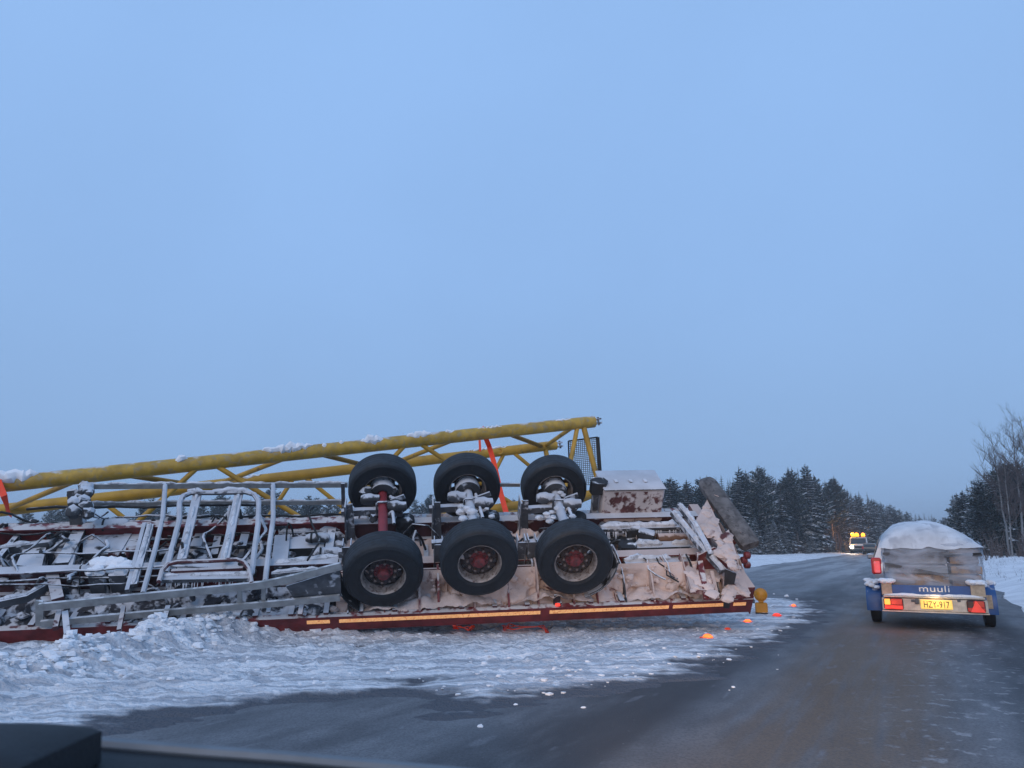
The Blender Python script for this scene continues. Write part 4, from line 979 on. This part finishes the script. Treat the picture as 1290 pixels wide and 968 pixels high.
# wheels, mudguards, axle, drawbar
tym = MB().lathe([(.15, -.05), (.16, -.07), (.22, -.078), (.262, -.07), (.278, -.05), (.28, 0), (.278, .05), (.262, .07), (.22, .078), (.16, .07), (.15, .05)], 36, axis=0).mesh('tyre', M['tyre'])
rmm = MB().lathe([(0, .02), (.06, .02), (.09, .0), (.135, .0), (.15, .03), (.155, .06), (.15, -.05), (.10, -.05), (0, -.05)], 28, axis=0).mesh('rim', M['galv'])
xa, xb = X(1104, 770, 1.15).x, X(1246, 775, 1.15).x
for x0, s in ((xa, -1), (xb, 1)):
    we = empty('wheel', TL, (x0, 1.15, .28), (0, 0, 0 if s > 0 else PI)); link('tyre', tym, we); link('rim', rmm, we)
    b = MB(); R_ = []
    for k in range(15):
        a = PI * (-.06 + 1.12 * k / 14); r = .325
        R_.append([(x0 + xx, 1.15 + math.cos(a) * (r + q_), .28 + math.sin(a) * (r + q_) * 1.12) for xx, q_ in ((-.115, -.03), (-.115, .008), (-.09, .014), (.09, .014), (.115, .008), (.115, -.03), (.105, -.03), (.105, 0), (-.105, 0), (-.105, -.03))])
    mg = tp('mudguard', b.loft(R_, True), M['blue'])
    g = MB()
    for k in range(16): a = rl.uniform(.3, .75) * PI; g.lump((x0 + rl.uniform(-.09, .09), 1.15 + math.cos(a) * .34 - .04, .29 + math.sin(a) * .385), rl.uniform(.03, .07), rl, (1.1, 1.2, .7), n=8, m=5)
    tp('snow_cap', g, M['snow'], mg)['kind'] = 'stuff'
    if s > 0: tp('mudguard_stay', MB().box(x0 - .05, x0 + .05, .80, .82, .30, .50), M['beige'], mg)
tp('axle', MB().box(xa, xb, 1.12, 1.18, .25, .31), M['galv'])
tp('drawbar', MB().bar([(0, .3, .34), (0, LEN + 1.2, .36)], .07, .07), M['galv'])
# --- wrapped load
LB = X(1178, 741).z; xa_, xb_ = X(1110, 715).x, X(1243, 715).x
LD = thing('wrapped_cargo', 'stack of brown boards in cloudy plastic wrap under a snow dome, on the small trailer', 'cargo', mat=TFM)
def lp(n, mb, m, parent=None, **k): return mb.obj(n, m, parent or LD, **k)
z1, z2, z3, z4 = X(1178, 726).z, X(1178, 713).z, X(1178, 699).z, X(1178, 687).z
M['card2'] = mat('cloudy_grey_sheet', (.30, .315, .34), .5, var=.25, scale=4, col2=(.20, .20, .21), c2=(.5, .7))
rows = [(LB - .02, z1 + .02, .02, 'card'), (z1 + .03, z2, 0, 'card2'), (z2 + .02, z3, .03, 'card2'), (z3 + .025, z4, .01, 'card2')]
mid = xa_ + (xb_ - xa_) * .66
for a, b_, ins, m_ in rows:
    lp('board', MB().bbox(xa_ + .05 + ins, mid - .02, .12 + ins, LEN - .15, a, b_, .012), M['card2' if m_ == 'card2' else 'card'])
    lp('board', MB().bbox(mid + .02, xb_ - .05 - ins, .14 + ins, LEN - .2, a, b_ - .005, .012), M['card'])
lp('lath', MB().bar([(xa_ + .05, .085, z2 + .02), (mid + .3, .085, z1 - .06)], .03, .04), M['grate'])
lp('lath', MB().bar([(xa_ + .04, .085, z3 + .01), (xb_ - .03, .085, z3 - .005)], .03, .035), M['grate'])
lp('lath', MB().bar([(mid - .05, .08, z3 - .03), (xb_ - .04, .08, z3 + .02)], .02, .03), M['black'])
# wrap: rounded shell, open below
R_ = []; rw = random.Random(8)
lev = [(LB - .01, .03), (z1, .0), (z2, .012), (z3, -.006), (z4, .01), (z4 + .05, .03)]
for z, ins in lev:
    ring = []
    for k in range(72):
        a = 2 * PI * k / 72; cx, cy = math.cos(a), math.sin(a); e = .22
        x = (abs(cx) ** e) * (1 if cx > 0 else -1); y = (abs(cy) ** e) * (1 if cy > 0 else -1)
        j = rw.uniform(-.008, .008)
        ring.append(((xa_ + xb_) / 2 + x * ((xb_ - xa_) / 2 - ins + j), LEN / 2 - .01 + y * (LEN / 2 - .07 - ins + j), z + rw.uniform(-.012, .012)))
    R_.append(ring)
lp('plastic_wrap', MB().loft(R_, False), M['wrap'])
# snow dome over the wrap
nx_, ny_ = 48, 60; xs = np.linspace(-1, 1, nx_); ys = np.linspace(-1, 1, ny_); gx2, gy2 = np.meshgrid(xs, ys)
ztop = X(1172, 657, 1.1).z - z4
ed = np.where(gx2 < -.1, np.clip(1 - np.abs(gx2 + .1) ** 4.5 / .9 ** 4.5, 0, 1) ** .6, np.clip(1 - (np.clip(gx2 + .1, 0, 2) / 1.1) ** 1.75, 0, 1) ** .85) * np.clip((1 - np.abs(gy2) ** 5), 0, 1) ** .5
asym = 1 - .04 * np.clip(-gx2, 0, 1)
zz_ = z4 - .03 - .035 * fbm(gx2 * 2.5 + 4, gy2 * 3 + 1, 3) + (ztop + .045) * ed * asym * (.93 + .14 * fbm(gx2 * 1.6 + 3, gy2 * 2 + 2, 3)) + (fbm(gx2 * 4, gy2 * 4, 4) - .5) * .06
o = grid_obj('snow_dome', (xa_ + xb_) / 2 + gx2 * ((xb_ - xa_) / 2 + .012), LEN / 2 + gy2 * (LEN / 2 - .05), zz_, M['snow']); o.parent = LD
o.data.materials.clear(); M['snowfilm'] = mat('snowy_plastic', (.60, .615, .64), .5, var=.2, scale=3, col2=(.42, .43, .46), c2=(.48, .66), bump=.3, bscale=14); o.data.materials.append(M['snowfilm'])

# ------------------------------------------------------------------ cars
def car(name, label, fm, Wd, Ln, Ht, body, tail_on, lampmat):
    """hatchback seen from behind: local y forward, rear face at y = 0"""
    t = thing(name, label, 'car', mat=fm); hw = Wd / 2
    def sect(y, zlo, zsh, hw_, tum=.03): return [(-hw_ + .05, y, zlo), (hw_ - .05, y, zlo), (hw_, y, zlo + .18), (hw_ + .0, y, zsh - .22), (hw_ - tum, y, zsh), (-hw_ + tum, y, zsh), (-hw_ - .0, y, zsh - .22), (-hw_, y, zlo + .18)]
    b = MB().loft([sect(0, .34, .86, hw * .93), sect(.06, .27, .95, hw * .98), sect(.5, .24, .97, hw), sect(Ln * .5, .22, .94, hw), sect(Ln * .72, .22, .92, hw), sect(Ln - .35, .24, .78, hw * .95), sect(Ln, .30, .62, hw * .82)])
    b.obj('body', body, t)
    def roof(y, z, hw_, zb=.93): return [(-hw + .05, y, zb), (hw - .05, y, zb), (hw_ + .03, y, z - .08), (hw_ - .05, y, z), (-hw_ + .05, y, z), (-hw_ - .03, y, z - .08)]
    gh = MB().loft([[(x, y + (z - .93) * .42, z) for x, y, z in roof(.07, Ht - .05, hw * .72)], roof(.62, Ht, hw * .75), roof(Ln * .5, Ht - .01, hw * .75), [(x, y - (z - .93) * .75, z) for x, y, z in roof(Ln * .72, Ht - .08, hw * .70)]])
    gh.obj('cabin', body, t)
    q = MB().prism([(-hw * .74, .055, .99), (hw * .74, .055, .99), (hw * .64, .225, Ht - .13), (-hw * .64, .225, Ht - .13)], (0, .02, 0)); q.obj('rear_window', M['glass'], t)
    for s in (-1, 1):
        q = MB().prism([(s * (hw - .045), .55, .985), (s * (hw - .045), Ln * .66, .975), (s * (hw * .77 + .028), Ln * .52, Ht - .12), (s * (hw * .77 + .028), .72, Ht - .12)], (s * .012, 0, 0)); q.obj('side_window', M['glass'], t)
        tl0 = MB().bbox(min(s * (hw - .17), s * (hw - .06)), max(s * (hw - .17), s * (hw - .06)), -.035, -.018, .70, .93, .015).obj('lamp_lens', lampmat if (tail_on and s < 0) else M['lampred'], t)
        tl = MB().bbox(min(s * (hw - .20), s * (hw - .01)), max(s * (hw - .20), s * (hw - .01)), -.02, .22, .66, 1.0, .03).obj('tail_lamp', M['lampred'], t); tl0.parent = tl
        for yy in (.72, Ln - .80):
            we = empty('wheel', t, (s * (hw - .10), yy, .31), (0, 0, 0 if s > 0 else PI)); k_ = .31 / .28
            for nm, me in (('tyre', tym), ('rim', rmm)): link(nm, me, we).scale = (k_ * 1.2, k_, k_)
        MB().bbox(s * hw - .02 if s > 0 else -hw - .16, hw + .16 if s > 0 else -hw + .02, Ln * .62, Ln * .62 + .10, .93, 1.06, .03).obj('door_mirror', body, t)
    MB().bbox(-hw * .95, hw * .95, -.07, .05, .34, .56, .04).obj('bumper', M['black'] if body is M['darkcar'] else body, t)
    return t
ctl = X(1096.5, 700, 4.35)
car('towing_car', 'silver car towing the small blue trailer, red tail lamp showing at its left', frame(TFM @ Vector((ctl.x + .88, 4.35, 0)), -THD + .02), 1.78, 4.1, 1.50, M['tow'], True, M['carlamp'])
pc = at(1096, 697, 96)
car('dark_car', 'small black car far up the road beside the truck with amber beacons', frame(Vector((pc.x, pc.y, .006)), -RH), 1.75, 4.2, 1.42, M['darkcar'], False, M['lampred'])

# recovery vehicle with beacons, facing the camera: local y forward = towards us
M['vanpaint'] = mat('white_van_paint', (.55, .56, .57), .4, var=.08, coat=.3)
M['beacon'] = mat('lit_amber_beacon', (1, .5, .05), .3, var=.05, emit=((1, .27, .015), 4.5))
M['headlit'] = mat('lit_headlamp', (1, .95, .8), .2, var=.02, emit=((1, .90, .70), 22))
vp = at(1082.5, 697.5, 104)
RVm = frame(Vector((vp.x, vp.y, .006)), -RH + PI)
RV = thing('recovery_truck', 'white recovery truck far up the road with amber roof beacons and headlamp lit', 'truck', mat=RVm)
def vq(n, mb, m, parent=None): return mb.obj(n, m, parent or RV)
vq('cab', MB().loft([[(-1.12, 0, .45), (1.12, 0, .45), (1.15, 0, 1.15), (-1.15, 0, 1.15)], [(-1.14, -.25, .45), (1.14, -.25, .45), (1.16, -.25, 1.30), (-1.16, -.25, 1.30)], [(-1.14, -.9, .45), (1.14, -.9, .45), (1.02, -.75, 2.2), (-1.02, -.75, 2.2)], [(-1.14, -2.3, .45), (1.14, -2.3, .45), (1.02, -2.2, 2.25), (-1.02, -2.2, 2.25)]]), M['vanpaint'])
vq('windscreen', MB().prism([(-1.0, -.27, 1.36), (1.0, -.27, 1.36), (.92, -.69, 2.08), (-.92, -.69, 2.08)], (0, .03, .02)), M['glass'])
vq('grille', MB().bbox(-.55, .55, -.02, .03, .72, 1.05, .02), M['black'])
vq('bumper', MB().bbox(-1.14, 1.14, -.05, .12, .42, .66, .04), M['darkcar'])
for s in (1, -1):
    vq('headlamp', MB().lathe([(0, -.02), (.19, -.01), (.2, .05), (0, .09)], 16, axis=1, c=(s * .86, 0, .92)), M['headlit'] if s > 0 else M['vanpaint'])
    vq('door_mirror', MB().bbox(s * 1.30 - .1, s * 1.30 + .1, -.75, -.6, 1.35, 1.75, .03), M['black'])
    for yy in (-.75, -3.6):
        we = empty('wheel', RV, (s * 1.0, yy, .42), (0, 0, 0 if s > 0 else PI)); 
        for nm, me in (('tyre', tym), ('rim', rmm)): link(nm, me, we).scale = (1.8, 1.5, 1.5)
vq('flatbed', MB().bbox(-1.16, 1.16, -5.6, -2.35, .75, 1.0, .03), M['black'])
vq('roof_bar', MB().bbox(-.9, .9, -1.3, -1.0, 2.26, 2.34, .02), M['black'])
for x0 in (-.62, .15, .66): vq('beacon', MB().lathe([(.24, 0), (.26, .08), (.23, .36), (.13, .46), (0, .48)], 14, axis=2, c=(x0, -1.15, 2.34)), M['beacon'])
lp_ = bpy.data.lights.new('truck_headlamp', 'SPOT'); lp_.energy = 900; lp_.spot_size = 1.2; lp_.spot_blend = .8; lp_.color = (1, .9, .7); lo = bpy.data.objects.new('truck_headlamp', lp_); COL.objects.link(lo); lo.parent = RV; lo.location = (.86, .15, .92); lo.rotation_euler = (math.radians(84), 0, 0)
lb_ = bpy.data.lights.new('beacon_light', 'POINT'); lb_.energy = 700; lb_.color = (1, .4, .05); lb_.shadow_soft_size = .2; lo = bpy.data.objects.new('beacon_light', lb_); COL.objects.link(lo); lo.parent = RV; lo.location = (.9, -1.1, 2.9)

# ------------------------------------------------------------------ trees
M['needle'] = mat('dark_conifer_needles', (.040, .058, .054), .8, var=.4, scale=1.4, spec=.15)
M['treesnow'] = mat('snow_on_branches', (.66, .68, .71), .85, var=.15, spec=.1)
M['bark'] = mat('grey_brown_bark', (.085, .07, .062), .9, var=.3, scale=3)
M['birchbark'] = mat('pale_birch_bark', (.20, .195, .19), .8, var=.25, scale=2, col2=(.06, .055, .05), c2=(.55, .68))
M['twig'] = mat('bare_twigs', (.075, .055, .05), .9, var=.3)
def conifer(seed, h, rmax, base, kind, snowy, dens=1.0):
    r = random.Random(seed); b = MB()
    nlev = int((32 if kind == 'spruce' else 22) * dens)
    for L_ in range(nlev):
        f = L_ / (nlev - 1); z = h * (base + (1 - base) * f ** (.95))
        if kind == 'spruce': R_ = rmax * (1 - f) ** .85 + .10
        else: R_ = rmax * (1 - f) ** .62 * (.62 + .38 * min(1, f * 5)) * r.uniform(.75, 1.15) + .12
        nb_ = max(4, int((8 if kind == 'spruce' else 6) * (1.1 - .5 * f)))
        a0 = r.uniform(0, 6.3)
        for k in range(nb_):
            if r.random() < .12: continue
            a = a0 + 2 * PI * k / nb_ + r.uniform(-.35, .35); ln = R_ * r.uniform(.6, 1.18)
            dr = (-.30 if kind == 'spruce' else .22) + r.uniform(-.12, .12) + .3 * f
            d = Vector((math.cos(a), math.sin(a), dr)).normalized(); sd = Vector((-math.sin(a), math.cos(a), 0)); zz0 = z + r.uniform(-.12, .12) * h / nlev
            o0 = Vector((0, 0, zz0)); sn = r.random() < snowy
            nseg = 4
            for q in range(nseg):
                s0 = .12 + .88 * q / nseg; c0 = o0 + d * (ln * s0) + Vector((0, 0, -.10 * ln * s0 * s0 if kind == 'spruce' else .05 * ln * s0))
                wd = ln * (.54 if kind == 'spruce' else .40) * (1.08 - s0 * .75) * r.uniform(.7, 1.3); tl_ = ln * .40 * r.uniform(.8, 1.2)
                for s in (-1, 1):
                    tip = c0 + d * tl_ * .7 + sd * (s * wd) + Vector((0, 0, -r.uniform(.08, .35) * wd)); 
                    b.add([c0 - d * .02, c0 + d * tl_ * .75, tip], [(0, 1, 2)], 0)
                    tip2 = c0 + d * tl_ * .15 + sd * (s * wd * .75) + Vector((0, 0, -r.uniform(.3, .7) * wd))
                    b.add([c0, c0 + d * tl_ * .45, tip2], [(0, 1, 2)], 0)
                    if kind != 'spruce':
                        up = c0 + d * r.uniform(.05, .3) * ln + sd * (s * wd * .5) + Vector((0, 0, r.uniform(.1, .3) * ln)); b.add([c0, c0 + d * tl_ * .5, up], [(0, 1, 2)], 0)
                    if snowy > .8:
                        tp_ = c0 + d * tl_ * .25 + sd * (s * wd * .6) + Vector((0, 0, .03 - r.uniform(.2, .5) * wd)); u4 = Vector((0, 0, .03)) + d * .02
                        if r.random() < .6: b.add([c0 + u4, c0 + d * tl_ * .5 + u4, tp_ + d * .02], [(0, 1, 2)], 1)
                    if sn and r.random() < .85:
                        u3 = Vector((0, 0, .035 + .01 * h / 8)); k3 = r.uniform(.65, 1.08)
                        b.add([c0 + u3 - d * .02, c0 + d * tl_ * .7 * k3 + u3, c0 + (tip - c0) * k3 + u3], [(0, 1, 2)], 1)
    # leading shoot
    for k in range(5):
        a = r.uniform(0, 6.3); b.add([(0, 0, h * 1.045), (.05 * math.cos(a), .05 * math.sin(a), h * .95), (.05 * math.cos(a + 2), .05 * math.sin(a + 2), h * .95)], [(0, 1, 2)], 0)
    cme = b.mesh('crown', [M['needle'], M['treesnow']], smooth=False)
    t = MB(); wob = [(r.uniform(-.03, .03) * h * .2, r.uniform(-.03, .03) * h * .2) for _ in range(7)]; wob[0] = (0, 0)
    t.tube([(wob[i][0], wob[i][1], h * 1.0 * i / 6 - .15) for i in range(7)], [.016 * h * (1.06 - i / 6) + .012 for i in range(7)], 7)
    for k in range(10): 
        z = h * r.uniform(max(.12, base * .4), .8); a = r.uniform(0, 6.3); ln = rmax * r.uniform(.3, .7); t.tube([(0, 0, z), (math.cos(a) * ln, math.sin(a) * ln, z + r.uniform(-.1, .2) * ln)], [.018, .006], 4)
    return cme, t.mesh('trunk', M['bark'])
SPR = [conifer(20 + i, 10, 1.55 + .18 * i, .06 + .03 * (i % 2), 'spruce', (.55, .75, .40, 1.0)[i]) for i in range(4)]
PIN = [conifer(40 + i, 10, 1.9 + .15 * i, (.42, .32, .50, .26)[i], 'pine', (.45, .65, .35, .95)[i]) for i in range(4)]
rf_ = random.Random(99)
def plant(x, y, h, kind, label, group, wide=1.0, snowy=None):
    src = (SPR if kind == 'spruce' else PIN); idx = rf_.randrange(4) if snowy is None else (3 if snowy else rf_.choice((0, 2)))
    t = thing('spruce_tree' if kind == 'spruce' else 'pine_tree', label, 'tree', (x, y, float(ground_z(x, y)) - .05), rf_.uniform(0, 6.3), group)
    k = h / 10
    for nm, me in (('trunk', src[idx][1]), ('crown', src[idx][0])):
        o = link(nm, me, t); o.scale = (k * wide, k * wide, k)
    t.rotation_euler = (rf_.uniform(-.03, .03), rf_.uniform(-.03, .03), rf_.uniform(0, 6.3)); return t
def interp(x, P): 
    return float(np.interp(x, [p[0] for p in P], [p[1] for p in P]))
# left forest, spoken of by bearing from the stopping place (tangent) and distance
TOP = [(828, 606), (842, 606), (868, 608), (890, 604), (915, 600), (938, 594), (965, 592), (985, 604), (1000, 596), (1023, 590), (1040, 606), (1056, 606), (1078, 618), (1100, 626), (1130, 638), (1160, 647), (1196, 655)]
NEAR = [(828, 84), (900, 82), (960, 86), (1020, 97), (1065, 112), (1090, 128), (1130, 160), (1196, 215)]
def pxbear(px, Y): return (px - 645) / FPX * (Y * .977 + .2)
cands = []; FRONT = []
def ordn(k): return '%d%s' % (k, 'th' if 10 < k % 100 < 14 else {1: 'st', 2: 'nd', 3: 'rd'}.get(k % 10, 'th'))
def number(lst, txt):
    for k, (px_, t__) in enumerate(sorted(lst, key=lambda q: q[0])): t__['label'] = txt % (t__['label'].split(' ')[0] if False else ordn(k + 1))
for k in range(44):                                        # front rank fixes the skyline
    px = 932 + (1196 - 932) * (k + rf_.uniform(-.3, .3)) / 43.5; cands.append((px, rf_.uniform(0, 9), rf_.uniform(.90, 1.03)))
for px in (828, 832, 838, 843, 847, 852, 866, 871, 884, 893, 903, 912, 921): cands.append((px + rf_.uniform(-2, 2), rf_.uniform(0, 10), rf_.uniform(.9, 1.0)))
for px in (965, 1022, 1001, 939, 1056): cands.append((px, 3, 1.02))
for k in range(105): cands.append((rf_.uniform(900, 1192), rf_.uniform(8, 75), rf_.uniform(.72, .97)))
LFT = {'spruce': ('dark narrow spruce dusted with snow in the forest left of the road', 'spruces in the forest left of the road'), 'pine': ('dark ragged pine with a bare lower trunk in the forest left of the road', 'pines in the forest left of the road')}
for px, dY, kh in cands:
    Y = interp(px, NEAR) + dY; x = pxbear(px, Y)
    h = ((686 - interp(px, TOP)) * Y / FPX + CAMH - float(ground_z(x, Y))) * kh
    kind = 'pine' if (rf_.random() < (.55 if 930 < px < 1075 else .35)) else 'spruce'
    if px < 900: kind = rf_.choice(('pine', 'spruce')); h *= 1.03
    T_ = plant(x, Y, h, kind, *LFT[kind], wide=(1.35 if px < 900 else 1.0) * rf_.uniform(.8, 1.15) * min(1.15, max(.62, 11 / h)), snowy=(rf_.random() < .7) if px > 1040 else (rf_.random() < .35 or None))
    if dY < 10.01 and kh > .89: FRONT.append((px, T_))
for kd in ('spruce', 'pine'): number([q for q in FRONT if q[1].name.startswith(kd)], 'dark pointed ' + kd + ', %s ' + kd + ' from the left in the front rank of the left forest')
SAP = []
for k in range(16):                                        # low snow-bowed saplings at the edge of the verge
    px = rf_.uniform(945, 1070); Y = interp(px, NEAR) - rf_.uniform(2, 8); x = pxbear(px, Y)
    T_ = plant(x, Y, rf_.uniform(1.6, 4.2), 'spruce', 'low snow-laden young spruce at the forest edge left of the road', 'young spruces at the forest edge', wide=1.2, snowy=True); SAP.append((px, T_))
number(SAP, 'low snow-laden young spruce, %s from the left along the forest edge')
# scattered pines beyond the wreck
SM = []
for px, tp_ in ((62, 638), (74, 634), (88, 640), (176, 636), (190, 630), (200, 637), (226, 641), (252, 634), (266, 632), (276, 626), (291, 640), (312, 634), (324, 628), (337, 618), (350, 632), (362, 634), (372, 637), (388, 630), (396, 633), (410, 632), (423, 634), (429, 640), (520, 634), (531, 640), (541, 630), (640, 640), (648, 636), (-30, 636), (-60, 630), (30, 642)):
    Y = rf_.uniform(95, 140); T_ = plant(pxbear(px, Y), Y, (686 - tp_ + 2) * Y / FPX + CAMH, 'pine', 'small pine far behind the wreck', 'small pines far behind the wreck', wide=1.1, snowy=rf_.random() < .4); SM.append((px, T_))
number(SM, 'small far pine, %s from the left under the boom')
# right-hand forest
RT_ = []
TOPR = [(1198, 640), (1204, 632), (1215, 624), (1230, 616), (1245, 606), (1262, 598), (1290, 590), (1400, 560)]
for k in range(62):
    px = rf_.uniform(1203, 1305) if k < 46 else rf_.uniform(1300, 1480)
    lo = 88 if px < 1212 else (70 if px < 1235 else 56)
    Y = lo + rf_.random() ** 1.5 * 40 if k > 16 else lo + rf_.uniform(0, 4); x = pxbear(px, Y)
    h = ((686 - interp(px, TOPR)) * Y / FPX + CAMH) * (rf_.uniform(.72, 1.0) if k > 16 else rf_.uniform(.8, 1.0))
    kind = rf_.choice(('spruce', 'spruce', 'pine'))
    near_edge = px < 1252
    T_ = plant(x, Y, h, kind, 'snow-clad %s at the forest edge right of the road' % kind if near_edge else 'dark %s behind the birches right of the road' % kind,
          ('snow-clad %ss right of the road' if near_edge else 'dark %ss behind the birches') % kind, wide=rf_.uniform(1.1, 1.5), snowy=near_edge)
    if near_edge or k <= 16: RT_.append((px, T_))
for kd in ('spruce', 'pine'): number([q for q in RT_ if q[1].name.startswith(kd)], kd + ' at the roadside edge of the right forest, %s ' + kd + ' from the left')
# bare birches
def birch(seed, h, lean):
    r = random.Random(seed); t = MB(); tw = MB()
    P = [Vector((lean * h * (i / 8) ** 1.5 + r.uniform(-.04, .04), r.uniform(-.05, .05), h * i / 8)) for i in range(9)]
    t.tube(P, [.0075 * h * (1.05 - i / 8) + .01 for i in range(9)], 8)
    def br(p, d, ln, rad, dep):
        pts = [p]; 
        for i in range(4): d = (d + Vector((r.uniform(-.22, .22), r.uniform(-.22, .22), r.uniform(-.02, .22)))).normalized(); pts.append(pts[-1] + d * ln / 4)
        tw.tube(pts, [rad * (1 - .2 * i) for i in range(5)], 4)
        if dep: 
            for q in range(6 if dep > 1 else 5): i = r.choice((1, 2, 3, 4)); a = r.uniform(0, 6.3); br(pts[i], (d + Vector((math.cos(a), math.sin(a), .15)) * .75).normalized(), ln * r.uniform(.35, .6), rad * .55, dep - 1)
    for k in range(34):
        f = r.uniform(.28, .99); p = P[int(f * 8)].lerp(P[min(8, int(f * 8) + 1)], f * 8 % 1); a = r.uniform(0, 6.3)
        br(p, Vector((math.cos(a), math.sin(a), r.uniform(.7, 1.4))).normalized(), h * .26 * (1.15 - f * .75) * r.uniform(.7, 1.2), .004 * h * (1.2 - f), 2)
    return t.mesh('trunk', M['birchbark']), tw.mesh('twigs', M['twig'])
BI = [birch(3, 9, -.03), birch(8, 9, .05)]
def add_birch(px, Y, h, k, lab, grp='bare birches right of the road'):
    x = pxbear(px, Y); t = thing('birch_tree', lab, 'tree', (x, Y, float(ground_z(x, Y)) - .05), rf_.uniform(0, .4), grp)
    for nm, me in (('trunk', BI[k][0]), ('crown', BI[k][1])): link(nm, me, t).scale = (h / 9,) * 3
for px, Y, h, k, lab in ((1268, 52, 8.6, 0, 'bare pale-trunked birch, tallest left one of the birches at the right edge'), (1272, 50, 6.6, 1, 'shorter bare birch leaning right beside the pale-trunked tallest left birch'),
                         (1288, 54, 9.6, 1, 'bare birch cut by the right edge of the picture'), (1240, 66, 6.9, 1, 'thin bare birch standing among the snow-clad trees right of the load'),
                         (1281, 62, 8.6, 0, 'bare birch behind the pale-trunked one at the right edge'), (1310, 50, 9.5, 0, 'bare birch by the road beyond the right edge')): add_birch(px, Y, h, k, lab)
# birches / twiggy brush among the left trunks and dead grass on the right bank: uncountable
rg = random.Random(31); g = MB()
for k in range(900):
    t0 = rg.uniform(-42, 30); s0 = ROADW + .6 + rg.random() ** 1.3 * 6; p = R0 + RD * t0 + RN * s0; z = float(ground_z(p.x, p.y)); hgt_ = rg.uniform(.06, .30)
    a = rg.uniform(0, 6.3); l_ = rg.uniform(.03, .16); g.add([(p.x - .006, p.y, z - .03), (p.x + .006, p.y, z - .03), (p.x + math.cos(a) * l_, p.y + math.sin(a) * l_, z + hgt_)], [(0, 1, 2)])
o = g.obj('dead_grass', M['twig'], smooth=False, fixn=False); o['kind'] = 'stuff'
g = MB()
for k in range(520):
    px = rg.uniform(930, 1075) if k < 330 else rg.uniform(1235, 1330); Y = (interp(px, NEAR) + rg.uniform(-6, 10)) if k < 330 else rg.uniform(46, 66); x = pxbear(px, Y); z = float(ground_z(x, Y))
    hh_ = rg.uniform(.5, 2.0); 
    for q in range(3): a = rg.uniform(0, 6.3); g.tube([(x, Y, z - .05), (x + math.cos(a) * .15 * hh_, Y + math.sin(a) * .15 * hh_, z + hh_ * .5), (x + math.cos(a + .4) * .35 * hh_, Y + math.sin(a + .4) * .35 * hh_, z + hh_)], [.018, .012, .004], 3)
o = g.obj('undergrowth', M['twig'], smooth=False, fixn=False); o['kind'] = 'stuff'

# ------------------------------------------------------------------ dashboard of the car we sit in
M['dash'] = mat('dark_dashboard', (.006, .009, .013), .7, var=.2, scale=30, bump=.2, bscale=300)
M['dashtrim'] = mat('grey_windscreen_edge', (.13, .155, .18), .45, var=.15, scale=20)
DB = thing('car_dashboard', 'dark dashboard edge of the viewer car along the lower left corner', 'dashboard', loc=(-.3, .7, 0))
def dl(p): return Vector(p) - DB.location
prof_ = [(-260, 938), (-60, 944), (60, 950), (130, 956), (230, 964), (340, 972), (460, 983), (600, 996), (760, 1013), (900, 1030)]
R_, Tp = [], []
for px, py in prof_:
    e = at(px, py, .80); R_.append([dl(e + Vector(q)) for q in ((0, .16, -.16), (0, .12, -.035), (0, .05, -.004), (0, 0, 0), (0, -.06, -.010), (0, -.16, -.045), (0, -.26, -.12), (0, -.26, -.22))])
    Tp.append(dl(e + Vector((0, .045, .0))))
MB().loft(R_, True).obj('dashboard_top', M['dash'], DB, ang=70)
MB().tube(Tp, .0075, 8).obj('windscreen_edge', M['dashtrim'], DB)
R_ = []
for px, k_ in ((-240, 1), (-60, 1), (0, 1), (30, .93), (46, .80), (58, .62), (67, .40), (74, .18), (79, .05)):
    e = at(px, 944, .72); hh_ = .013 * k_
    R_.append([dl(e + Vector(q)) for q in ((0, .07, -.03), (0, .065, hh_ * .5), (0, .045, hh_ * .92), (0, .01, hh_), (0, -.04, hh_ * .85), (0, -.07, hh_ * .4), (0, -.085, -.03))])
MB().loft(R_, True).obj('instrument_hood', M['dash'], DB, ang=70)
